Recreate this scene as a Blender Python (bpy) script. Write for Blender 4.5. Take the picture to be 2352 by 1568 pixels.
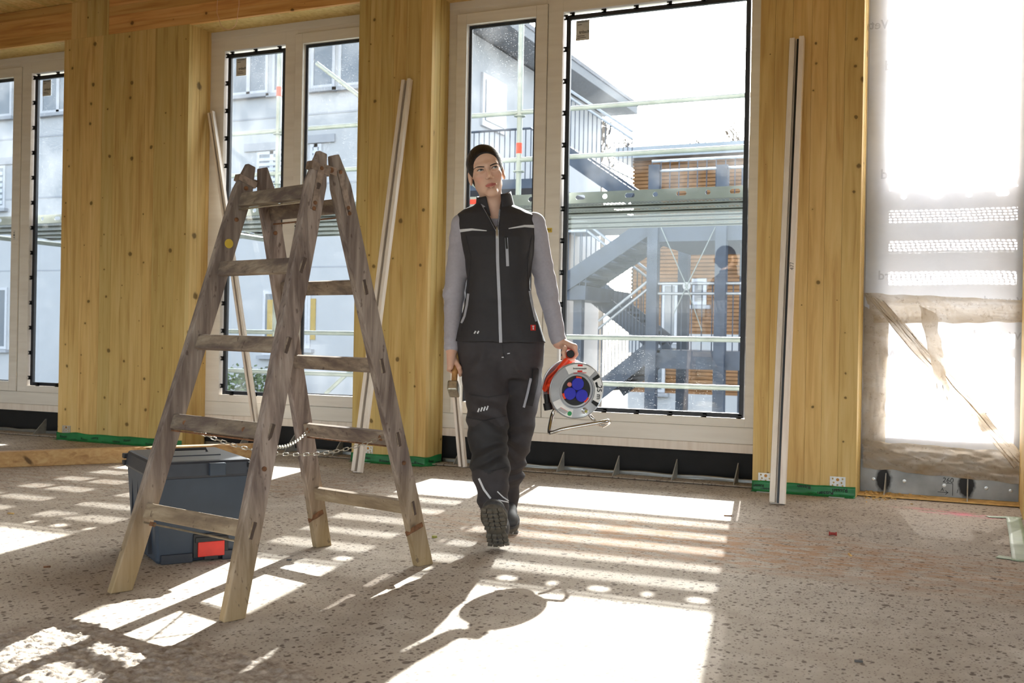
import bpy, bmesh, math, random
import numpy as np
from mathutils import Vector, Matrix, noise
from mathutils.bvhtree import BVHTree
random.seed(7)
for o in list(bpy.data.objects): bpy.data.objects.remove(o)
SC = bpy.context.scene
COL = SC.collection
# ---------------------------------------------------------------- camera
FPX, IW, IH = 2420.0, 2352.0, 1568.0
YAW, PITCH, ROLL = math.radians(23.7), math.radians(-0.05), 0.0185
CAM = np.array([0.0, -6.28, 0.86])
FW = np.array([-math.sin(YAW)*math.cos(PITCH), math.cos(YAW)*math.cos(PITCH), math.sin(PITCH)])
_r = np.array([math.cos(YAW), math.sin(YAW), 0.0]); _u = np.cross(_r, FW)
RT = _r*math.cos(ROLL) + _u*math.sin(ROLL); UP = np.cross(RT, FW)
cd = bpy.data.cameras.new('camera'); cam = bpy.data.objects.new('camera', cd); COL.objects.link(cam)
cam.matrix_world = Matrix(((RT[0],UP[0],-FW[0],CAM[0]),(RT[1],UP[1],-FW[1],CAM[1]),(RT[2],UP[2],-FW[2],CAM[2]),(0,0,0,1)))
cd.sensor_width = 36.0; cd.lens = FPX/IW*36.0; cd.clip_start = 0.05; cd.clip_end = 400
cd.dof.use_dof = True; cd.dof.focus_distance = 4.55; cd.dof.aperture_fstop = 6.3
SC.camera = cam
# ---------------------------------------------------------------- sky, sun, exposure
SUN_EL = math.radians(29.2)
SUN_DIR = Vector((-0.177*math.cos(SUN_EL), 0.984*math.cos(SUN_EL), math.sin(SUN_EL))).normalized()
wd = bpy.data.worlds.new('sky'); SC.world = wd; wd.use_nodes = True
nt = wd.node_tree; nt.nodes.clear()
sky = nt.nodes.new('ShaderNodeTexSky'); sky.sky_type = 'NISHITA'; sky.sun_disc = False
sky.sun_elevation = SUN_EL; sky.sun_rotation = math.atan2(SUN_DIR.x, SUN_DIR.y)
sky.air_density = 1.0; sky.dust_density = 3.0; sky.ozone_density = 1.0
hs = nt.nodes.new('ShaderNodeHueSaturation'); hs.inputs['Saturation'].default_value = 0.45
bg = nt.nodes.new('ShaderNodeBackground'); bg.inputs['Strength'].default_value = 0.74
wo = nt.nodes.new('ShaderNodeOutputWorld')
nt.links.new(sky.outputs[0], hs.inputs['Color']); nt.links.new(hs.outputs[0], bg.inputs[0]); nt.links.new(bg.outputs[0], wo.inputs[0])
sl = bpy.data.lights.new('sun_offscreen', 'SUN'); sl.energy = 21.0; sl.angle = math.radians(0.53); sl.color = (1.0, 0.97, 0.92)
so = bpy.data.objects.new('sun_offscreen', sl); COL.objects.link(so)
so.rotation_euler = SUN_DIR.to_track_quat('Z', 'Y').to_euler(); so.location = (0, 20, 15)
vs = SC.view_settings
vs.view_transform = 'Standard'; vs.look = 'None'; vs.gamma = 1.0; vs.use_curve_mapping = False; vs.exposure = 0.5
# ---------------------------------------------------------------- pixel helpers
def ray(x, y): return FW + RT*((x-IW/2)/FPX) + UP*((IH/2-y)/FPX)
def fl(x, y, z=0.0):
    d = ray(x, y); return Vector(CAM + d*((z-CAM[2])/d[2]))
def wl(x, y, Y=0.0):
    d = ray(x, y); return Vector(CAM + d*((Y-CAM[1])/d[1]))
def dp(x, y, dist):
    d = ray(x, y); return Vector(CAM + d*(dist/(d@np.array([-math.sin(YAW), math.cos(YAW), 0.0]))))
# ---------------------------------------------------------------- materials
def s2l(c): return tuple(((v/255)/12.92 if v/255 <= 0.04045 else ((v/255+0.055)/1.055)**2.4) for v in c) + (1.0,)
class NG:
    def __init__(s, name):
        s.m = bpy.data.materials.new(name); s.m.use_nodes = True; s.t = s.m.node_tree; s.t.nodes.clear()
        s.out = s.n('ShaderNodeOutputMaterial')
    def n(s, ty, **kw):
        nd = s.t.nodes.new(ty)
        for k, v in kw.items(): setattr(nd, k, v)
        return nd
    def l(s, a, b): s.t.links.new(a, b)
    def val(s, sock, v):
        if hasattr(v, 'is_output') or hasattr(v, 'links'): s.l(v, sock)
        else: sock.default_value = v
    def math(s, op, a, b=None, c=None, clamp=False):
        nd = s.n('ShaderNodeMath', operation=op); nd.use_clamp = clamp
        for i, v in enumerate((a, b, c)):
            if v is not None: s.val(nd.inputs[i], v)
        return nd.outputs[0]
    def vec(s, op, a, b):
        nd = s.n('ShaderNodeVectorMath', operation=op); s.val(nd.inputs[0], a); s.val(nd.inputs[1], b); return nd
    def pos(s): return s.n('ShaderNodeNewGeometry').outputs['Position']
    def obj(s): return s.n('ShaderNodeTexCoord').outputs['Object']
    def mapv(s, v, sc=(1,1,1), loc=(0,0,0), rot=(0,0,0)):
        nd = s.n('ShaderNodeMapping'); s.l(v, nd.inputs[0]); nd.inputs[1].default_value = loc; nd.inputs[2].default_value = rot; nd.inputs[3].default_value = sc
        return nd.outputs[0]
    def noise(s, v, sc=5, det=3, ro=0.5, dist=0.0, color=False):
        nd = s.n('ShaderNodeTexNoise'); s.l(v, nd.inputs['Vector']); nd.inputs['Scale'].default_value = sc
        nd.inputs['Detail'].default_value = det; nd.inputs['Roughness'].default_value = ro; nd.inputs['Distortion'].default_value = dist
        return nd.outputs['Color' if color else 'Fac']
    def ramp(s, fac, stops, interp='LINEAR'):
        nd = s.n('ShaderNodeValToRGB'); nd.color_ramp.interpolation = interp; e = nd.color_ramp.elements
        while len(e) < len(stops): e.new(0.5)
        for el, (p, c) in zip(e, stops):
            el.position = p; el.color = c if len(c) == 4 else tuple(c)+(1,)
        s.l(fac, nd.inputs[0]); return nd.outputs[0]
    def mix(s, fac, a, b, mode='MIX'):
        nd = s.n('ShaderNodeMix', data_type='RGBA', blend_type=mode)
        s.val(nd.inputs[0], fac); s.val(nd.inputs[6], a); s.val(nd.inputs[7], b); return nd.outputs[2]
    def bsdf(s, color, rough=0.6, metal=0.0, bump=None, bstr=0.3, bdist=0.005, spec=0.5, **kw):
        p = s.n('ShaderNodeBsdfPrincipled'); s.val(p.inputs['Base Color'], color); s.val(p.inputs['Roughness'], rough)
        s.val(p.inputs['Metallic'], metal); p.inputs['Specular IOR Level'].default_value = spec
        for k, v in kw.items(): s.val(p.inputs[k], v)
        if bump is not None:
            b = s.n('ShaderNodeBump'); b.inputs['Strength'].default_value = bstr; b.inputs['Distance'].default_value = bdist
            s.l(bump, b.inputs['Height']); s.l(b.outputs[0], p.inputs['Normal'])
        s.l(p.outputs[0], s.out.inputs[0]); return p
M = {}
def flat(name, rgb, rough=0.6, metal=0.0, var=0.08, sc=30, bump=0.0, spec=0.5, **kw):
    g = NG(name); v = g.obj(); n = g.noise(v, sc, 3)
    c = s2l(rgb); lo = tuple(x*(1-var) for x in c[:3])+(1,); hi = tuple(min(1, x*(1+var)) for x in c[:3])+(1,)
    col = g.ramp(n, [(0.3, lo), (0.7, hi)])
    g.bsdf(col, rough, metal, bump=n if bump else None, bstr=bump, spec=spec, **kw); M[name] = g.m; return g.m
def wood(name, light, mid, dark, axis='Z', knots=True, across=28, along=1.6, rough=0.6, knot_sc=5.0, weather=0.0, tint=0.25):
    g = NG(name); p = g.pos(); oi = g.n('ShaderNodeObjectInfo')
    rnd = oi.outputs['Random']
    off = g.n('ShaderNodeCombineXYZ'); k = g.math('MULTIPLY', rnd, 37.0)
    for i in range(3): g.l(k, off.inputs[i])
    pv = g.vec('ADD', p, off.outputs[0]).outputs[0]
    sc = {'Z': (across, across, along), 'X': (along, across, across), 'Y': (across, along, across)}[axis]
    grain = g.noise(g.mapv(pv, sc), 1.0, 4, 0.55, 0.6)
    fine = g.noise(g.mapv(pv, tuple(x*6 for x in sc)), 1.0, 2, 0.5)
    col = g.ramp(grain, [(0.25, s2l(dark)), (0.5, s2l(mid)), (0.75, s2l(light))])
    col = g.mix(g.math('MULTIPLY', fine, 0.25), col, s2l(dark))
    hsv = g.n('ShaderNodeHueSaturation'); g.l(col, hsv.inputs['Color'])
    g.l(g.math('MULTIPLY_ADD', rnd, tint, 1.0-tint*0.5), hsv.inputs['Value'])
    g.l(g.math('MULTIPLY_ADD', rnd, -0.012, 0.500), hsv.inputs['Hue'])
    col = hsv.outputs[0]
    if knots:
        sx = g.n('ShaderNodeSeparateXYZ'); g.l(p, sx.inputs[0]); cb = g.n('ShaderNodeCombineXYZ')
        if axis == 'Z': g.l(g.math('ADD', sx.outputs[0], sx.outputs[1]), cb.inputs[0]); g.l(sx.outputs[2], cb.inputs[1])
        else: g.l(g.math('ADD', sx.outputs[0], 0.0), cb.inputs[0]); g.l(g.math('ADD', sx.outputs[2], sx.outputs[1]), cb.inputs[1])
        wob = g.noise(p, 26, 3); 
        vo = g.n('ShaderNodeTexVoronoi', voronoi_dimensions='2D'); g.l(cb.outputs[0], vo.inputs['Vector']); vo.inputs['Scale'].default_value = knot_sc
        sr = g.n('ShaderNodeSeparateColor'); g.l(vo.outputs['Color'], sr.inputs[0])
        rad = g.math('MULTIPLY', g.math('POWER', sr.outputs[0], 2.4), 0.10)
        d = g.math('ADD', vo.outputs['Distance'], g.math('MULTIPLY', g.math('SUBTRACT', wob, 0.5), 0.10))
        kf = g.math('SUBTRACT', 1.0, g.math('DIVIDE', d, g.math('ADD', rad, 0.004)), clamp=True)
        halo = g.math('SUBTRACT', 1.0, g.math('DIVIDE', d, g.math('MULTIPLY_ADD', rad, 2.4, 0.01)), clamp=True)
        col = g.mix(g.math('MULTIPLY', halo, 0.45), col, s2l(dark))
        kd = tuple(v*0.42 for v in s2l(dark)[:3])+(1,)
        col = g.mix(g.math('MULTIPLY', kf, 2.2, clamp=True), col, kd)
    if weather:
        w = g.noise(g.mapv(pv, tuple(x*0.35 for x in sc)), 1.0, 5, 0.65)
        col = g.mix(g.ramp(w, [(0.42, (0,0,0)), (0.62, (1,1,1))]), col, s2l((98, 84, 77)))
        lowz = g.n('ShaderNodeSeparateXYZ'); g.l(p, lowz.inputs[0])
        worn = g.math('SUBTRACT', 1.0, g.math('MULTIPLY', lowz.outputs[2], 2.6), clamp=True)
        col = g.mix(g.math('MULTIPLY', worn, 0.62), col, s2l((176, 150, 100)))
        sp = g.noise(g.mapv(p, (60,60,25)), 1.0, 2); col = g.mix(g.ramp(sp, [(0.66, (0,0,0)), (0.72, (0.6,0.6,0.6))]), col, s2l((70, 52, 44)))
    g.bsdf(col, rough, 0, bump=grain, bstr=0.25, bdist=0.002, spec=0.35); M[name] = g.m; return g.m
wood('clt', (220,195,132), (209,181,111), (180,145,80), 'Z')
wood('clt_beam', (224,184,116), (212,166,94), (180,128,66), 'X', knot_sc=4)
wood('clt_edge', (220,195,132), (209,181,111), (180,145,80), 'Z', knot_sc=3)
wood('old_wood', (178,166,152), (154,140,128), (116,102,93), 'Z', knots=False, across=45, along=3, rough=0.75, weather=1.0)
wood('old_rung', (172,160,138), (146,132,112), (104,92,78), 'X', knots=False, across=40, along=4, rough=0.75, weather=0.6)
wood('lumber', (206,176,122), (188,152,98), (148,110,66), 'Y', knot_sc=4)
wood('paint_wood', (236,231,221), (230,224,213), (220,213,201), 'X', knots=False, across=18, along=1.2, rough=0.55, tint=0.05)
wood('strip_wood', (238,229,216), (231,220,205), (217,203,186), 'Z', knots=False, across=30, along=1.2, rough=0.55, tint=0.08)
wood('handle_wood', (214,176,112), (190,150,88), (140,104,60), 'Z', knots=False, across=60, along=8)
flat('reveal_white', (236,234,226), 0.5, var=0.03)
flat('gasket', (34,38,46), 0.42, var=0.2)
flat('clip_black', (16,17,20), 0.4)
flat('bitumen', (20,20,21), 0.8, var=0.3, sc=8)
flat('galv', (150,152,150), 0.42, 0.85, var=0.12, sc=14)
flat('fin_steel', (158,156,148), 0.6, 0.3, var=0.2, sc=20)
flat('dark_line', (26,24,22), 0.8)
flat('steel_bracket', (196,196,192), 0.35, 0.8, var=0.1)
flat('hole_dark', (20,20,20), 0.8)
flat('screw_brass', (170,120,60), 0.4, 0.8)
flat('tape_green', (30,116,62), 0.42, var=0.25, sc=9, bump=0.5)
flat('tape_pale', (150,166,138), 0.5, var=0.12, sc=12, bump=0.3)
flat('ink', (16,18,16), 0.6)
flat('ink_soft', (92,88,84), 0.7)
flat('sticker', (206,204,198), 0.5)
flat('yellow_tag', (206,176,60), 0.6)
flat('rust', (122,84,56), 0.75, 0.3, var=0.4, sc=60)
flat('worn_metal', (150,132,118), 0.5, 0.6, var=0.35, sc=50)
flat('chain_metal', (190,186,176), 0.3, 0.9, var=0.15)
flat('rod_steel', (170,160,140), 0.35, 0.85, var=0.2)
flat('box_blue', (54,64,76), 0.5, var=0.1, sc=12)
flat('box_dark', (46,50,58), 0.45, var=0.1)
flat('box_red', (214,50,36), 0.4)
flat('box_black', (30,31,33), 0.5)
flat('white_plastic', (222,222,220), 0.4)
flat('paper', (232,230,226), 0.6)
flat('red_paint', (206,44,36), 0.5)
flat('orange', (240,66,26), 0.38, var=0.05)
flat('socket_blue', (44,48,176), 0.45, var=0.05)
flat('reel_metal', (196,200,204), 0.34, 0.75, var=0.08, sc=20)
flat('tube_chrome', (205,206,206), 0.18, 1.0, var=0.05)
flat('rubber', (18,18,19), 0.6)
flat('cable', (190,60,30), 0.5)
flat('pink_button', (206,120,110), 0.5)
flat('eco_green', (40,140,80), 0.5)
flat('hammer_steel', (158,150,132), 0.38, 0.8, var=0.3, sc=70)
flat('hammer_face', (214,210,204), 0.25, 0.9, var=0.2, sc=60)
flat('vest', (45,43,46), 0.72, var=0.06, sc=60, bump=0.05)
flat('vest_seam', (48,46,50), 0.8)
flat('shirt', (166,163,171), 0.85, var=0.05, sc=90)
flat('zip_grey', (176,178,186), 0.5, var=0.04)
flat('collar_light', (150,156,172), 0.7)
flat('reflective', (214,216,220), 0.35, var=0.04)
flat('trouser', (56,52,54), 0.8, var=0.10, sc=40, bump=0.08)
flat('trouser_patch', (38,37,39), 0.72, var=0.12, sc=40, bump=0.08)
flat('boot', (62,62,64), 0.6, var=0.15)
flat('sole', (92,86,76), 0.8, var=0.25, sc=50, bump=0.3)
flat('eye_white', (200,192,186), 0.25)
flat('iris', (66,80,90), 0.2)
flat('pupil', (10,10,12), 0.15)
flat('brow', (42,30,24), 0.8)
flat('lip_dark', (96,48,46), 0.6)
flat('logo_red', (206,38,30), 0.6)
flat('scaff_steel', (138,147,143), 0.55, 0.3, var=0.12, sc=9)
flat('deck_steel', (138,147,143), 0.55, 0.3, var=0.12, sc=9)
flat('scaff_side', (138,147,143), 0.55, 0.3, var=0.08, sc=9)
flat('scaff_red', (226,62,40), 0.5)
flat('plaster', (180,182,184), 0.9, var=0.03, sc=3)
flat('plaster_dim', (160,163,168), 0.9, var=0.03, sc=3)
flat('far_frame', (192,194,198), 0.5)
flat('louver', (196,202,210), 0.6)
flat('soffit', (122,126,130), 0.8, var=0.2)
flat('stair_steel', (64,74,88), 0.6, 0.0, var=0.2, sc=5)
flat('stair_light', (150,156,162), 0.4, 0.4, var=0.1)
flat('clad', (140,102,66), 0.8, var=0.25, sc=3)
flat('clad_gap', (104,72,46), 0.9)
flat('bark', (96,88,80), 0.9, var=0.2)
flat('yard', (128,130,130), 0.95, var=0.1, sc=2)
flat('grass', (92,108,70), 0.95, var=0.3, sc=4)
flat('cotton', (222,178,150), 0.8)
flat('plug_red', (140,42,34), 0.5)
flat('cap_yellow', (150,150,60), 0.5)
flat('chip_wood', (206,168,104), 0.8, var=0.25, sc=30)
flat('plank_reflection', (176,150,84), 0.7)
flat('concrete_grey', (150,140,130), 0.9, var=0.1)
flat('render_wall', (206,200,190), 0.9, var=0.04, sc=3)
def glass_mat(name, tint=(0.93,0.96,0.97), dirt=0.0, refl=1.0):
    g = NG(name); tr = g.n('ShaderNodeBsdfTransparent'); tr.inputs[0].default_value = tint+(1,)
    gl = g.n('ShaderNodeBsdfGlossy'); gl.inputs['Roughness'].default_value = 0.02
    ge = g.n('ShaderNodeNewGeometry'); dt = g.n('ShaderNodeVectorMath', operation='DOT_PRODUCT'); g.l(ge.outputs['Normal'], dt.inputs[0]); g.l(ge.outputs['Incoming'], dt.inputs[1])
    ca = g.math('ABSOLUTE', dt.outputs['Value']); sch = g.math('MULTIPLY_ADD', g.math('POWER', g.math('SUBTRACT', 1.0, ca, clamp=True), 5.0), 0.96, 0.04)
    mx = g.n('ShaderNodeMixShader'); g.l(g.math('MULTIPLY', sch, refl, clamp=True), mx.inputs[0]); g.l(tr.outputs[0], mx.inputs[1]); g.l(gl.outputs[0], mx.inputs[2])
    last = mx.outputs[0]
    if dirt:
        p = g.pos(); vo = g.n('ShaderNodeTexVoronoi'); g.l(p, vo.inputs['Vector']); vo.inputs['Scale'].default_value = 130
        sr = g.n('ShaderNodeSeparateColor'); g.l(vo.outputs['Color'], sr.inputs[0])
        big = g.noise(g.mapv(p, (1.2, 1, 0.9)), 1.0, 3)
        dots = g.math('LESS_THAN', vo.outputs['Distance'], g.math('MULTIPLY', g.math('POWER', sr.outputs[0], 3.0), 0.24))
        msk = g.math('MULTIPLY', dots, g.ramp(big, [(0.46, (0,0,0)), (0.62, (1,1,1))]))
        haze = g.math('MULTIPLY', g.ramp(g.noise(p, 2.4, 4), [(0.5, (0,0,0)), (0.75, (1,1,1))]), 0.025)
        fac = g.math('MULTIPLY', g.math('ADD', g.math('MULTIPLY', msk, 0.20), haze), dirt, clamp=True)
        tl = g.n('ShaderNodeBsdfTranslucent'); tl.inputs[0].default_value = (0.8,0.82,0.84,1)
        m2 = g.n('ShaderNodeMixShader'); g.l(fac, m2.inputs[0]); g.l(last, m2.inputs[1]); g.l(tl.outputs[0], m2.inputs[2]); last = m2.outputs[0]
    g.l(last, g.out.inputs[0]); M[name] = g.m
glass_mat('glass', dirt=1.0)
glass_mat('film_disc', tint=(0.9,0.92,0.93))
def far_glass():
    g = NG('far_glass'); g.bsdf(s2l((112,120,128)), 0.08, spec=0.6); M['far_glass'] = g.m
far_glass()
def floor_mat():
    g = NG('floor_screed'); p = g.pos()
    big = g.noise(p, 0.9, 4, 0.6); mid = g.noise(p, 7, 5, 0.65); fine = g.noise(p, 55, 3, 0.6)
    col = g.ramp(mid, [(0.3, s2l((168,158,146))), (0.55, s2l((186,177,165))), (0.75, s2l((204,197,187)))])
    col = g.mix(g.ramp(big, [(0.4, (0,0,0)), (0.65, (0.55,0.55,0.55))]), col, s2l((168,152,134)))
    col = g.mix(g.math('MULTIPLY', fine, 0.35), col, s2l((142,130,118)))
    dn = g.n('ShaderNodeTexNoise'); g.l(p, dn.inputs['Vector']); dn.inputs['Scale'].default_value = 30
    ds = g.n('ShaderNodeVectorMath', operation='SCALE'); g.l(dn.outputs['Color'], ds.inputs[0]); ds.inputs[3].default_value = 0.022
    wv = g.vec('ADD', p, ds.outputs[0]).outputs[0]
    for sc, thr, pw, stren in ((42, 0.36, 2.2, 0.85), (19, 0.26, 4.0, 0.8), (85, 0.36, 1.6, 0.6)):
        vo = g.n('ShaderNodeTexVoronoi', voronoi_dimensions='2D'); g.l(g.mapv(wv, (1, 0.75, 1), rot=(0,0,0.5)), vo.inputs['Vector']); vo.inputs['Scale'].default_value = sc
        sr = g.n('ShaderNodeSeparateColor'); g.l(vo.outputs['Color'], sr.inputs[0])
        r = g.math('MULTIPLY', g.math('POWER', sr.outputs[1], pw), thr)
        f = g.math('SUBTRACT', 1.0, g.math('DIVIDE', vo.outputs['Distance'], g.math('ADD', r, 0.002)), clamp=True)
        f = g.math('MULTIPLY', g.math('MULTIPLY', f, 3.0, clamp=True), stren)
        col = g.mix(f, col, s2l((84,70,60)))
    def blob(cx, cy, rx, ry, rgb, strength, thr=(0.42, 0.6), nsc=9):
        v = g.mapv(p, (1/rx, 1/ry, 0), (-cx/rx, -cy/ry, 0))
        ln = g.n('ShaderNodeVectorMath', operation='LENGTH'); g.l(v, ln.inputs[0])
        f = g.math('SUBTRACT', 1.0, ln.outputs['Value'], clamp=True)
        nn = g.noise(g.mapv(p, (1, 2.2, 1)), nsc, 4, 0.65)
        f = g.math('MULTIPLY', g.math('MULTIPLY', g.math('POWER', f, 0.6), g.ramp(nn, [(thr[0], (0,0,0)), (thr[1], (1,1,1))])), strength)
        return f, s2l(rgb)
    for a in ((-1.25,-1.75,1.3,0.6,(172,120,66),0.75), (0.0,-1.9,1.2,0.5,(164,118,74),0.55), (-3.6,-1.2,1.0,0.6,(150,112,76),0.5), (-5.0,-1.7,1.6,0.9,(140,108,80),0.45),
              (-0.02,-0.32,0.25,0.10,(226,110,140),0.8), (-0.22,-0.22,0.22,0.06,(226,140,150),0.6)):
        f, c = blob(*a); col = g.mix(f, col, c)
    rel = g.math('ADD', g.math('MULTIPLY', mid, 0.6), g.math('MULTIPLY', fine, 0.6))
    g.bsdf(col, 0.85, 0, bump=rel, bstr=0.35, bdist=0.006, spec=0.25); M['floor_screed'] = g.m
floor_mat()
def lump_mat():
    g = NG('rough_concrete'); p = g.pos(); n = g.noise(p, 40, 5, 0.65)
    g.bsdf(g.ramp(n, [(0.3, s2l((128,114,102))), (0.7, s2l((198,188,176)))]), 0.95, bump=n, bstr=0.6, bdist=0.01, spec=0.2); M['rough_concrete'] = g.m
lump_mat()
def sheet_mat(name, tan, transp=0.10):
    g = NG(name); p = g.pos()
    n1 = g.noise(g.mapv(p, (3,3,5)), 1.0, 5, 0.65, 0.8); n2 = g.noise(p, 30, 4, 0.7)
    if tan:
        col = g.ramp(n1, [(0.3, s2l((190,174,150))), (0.5, s2l((208,197,180))), (0.68, s2l((224,220,214)))])
        col = g.mix(g.ramp(n2, [(0.56, (0,0,0)), (0.72, (0.6,0.6,0.6))]), col, s2l((140,116,88)))
    else:
        col = g.ramp(n1, [(0.3, s2l((222,224,230))), (0.7, s2l((232,234,240)))])
    tl = g.n('ShaderNodeBsdfTranslucent'); g.val(tl.inputs[0], col)
    df = g.n('ShaderNodeBsdfDiffuse'); g.val(df.inputs[0], col)
    tr = g.n('ShaderNodeBsdfTransparent')
    a = g.n('ShaderNodeMixShader'); a.inputs[0].default_value = 0.45; g.l(tl.outputs[0], a.inputs[1]); g.l(df.outputs[0], a.inputs[2])
    b = g.n('ShaderNodeMixShader'); b.inputs[0].default_value = transp; g.l(a.outputs[0], b.inputs[1]); g.l(tr.outputs[0], b.inputs[2])
    g.l(b.outputs[0], g.out.inputs[0]); M[name] = g.m
sheet_mat('sheet', False, 0.03); sheet_mat('sheet_tan', True, 0.10)
def skin_mat():
    g = NG('skin'); at = g.n('ShaderNodeAttribute'); at.attribute_name = 'Col'
    n = g.noise(g.obj(), 60, 4); c = g.mix(g.math('MULTIPLY', n, 0.15), at.outputs['Color'], s2l((176,120,98)))
    p = g.bsdf(c, 0.48, spec=0.4); p.inputs['Subsurface Weight'].default_value = 0.12; p.inputs['Subsurface Radius'].default_value = (0.012,0.005,0.003); p.inputs['Subsurface Scale'].default_value = 0.6
    M['skin'] = g.m
skin_mat()
def hair_mat():
    g = NG('hair'); v = g.mapv(g.obj(), (150, 12, 150)); n = g.noise(v, 1.0, 3)
    g.bsdf(g.ramp(n, [(0.3, s2l((18,13,11))), (0.75, s2l((46,34,28)))]), 0.5, bump=n, bstr=0.8, bdist=0.003, spec=0.35); M['hair'] = g.m
hair_mat()
def scorch_mat():
    g = NG('plate_scorched'); p = g.pos(); col = g.ramp(g.noise(p, 6, 4), [(0.3, s2l((120,120,118))), (0.7, s2l((158,158,156)))])
    for cx in (-0.475, -0.028):
        v = g.mapv(p, (1/0.062, 0, 1/0.10), (-cx/0.062, 0, -0.085/0.10)); ln = g.n('ShaderNodeVectorMath', operation='LENGTH'); g.l(v, ln.inputs[0])
        d = g.math('ADD', ln.outputs['Value'], g.math('MULTIPLY', g.noise(p, 35, 3), 0.35))
        col = g.mix(g.ramp(d, [(0.75, (1,1,1)), (1.15, (0,0,0))]), col, s2l((34,31,28)))
    g.bsdf(col, 0.45, 0.5); M['plate_scorched'] = g.m
scorch_mat()
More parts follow.
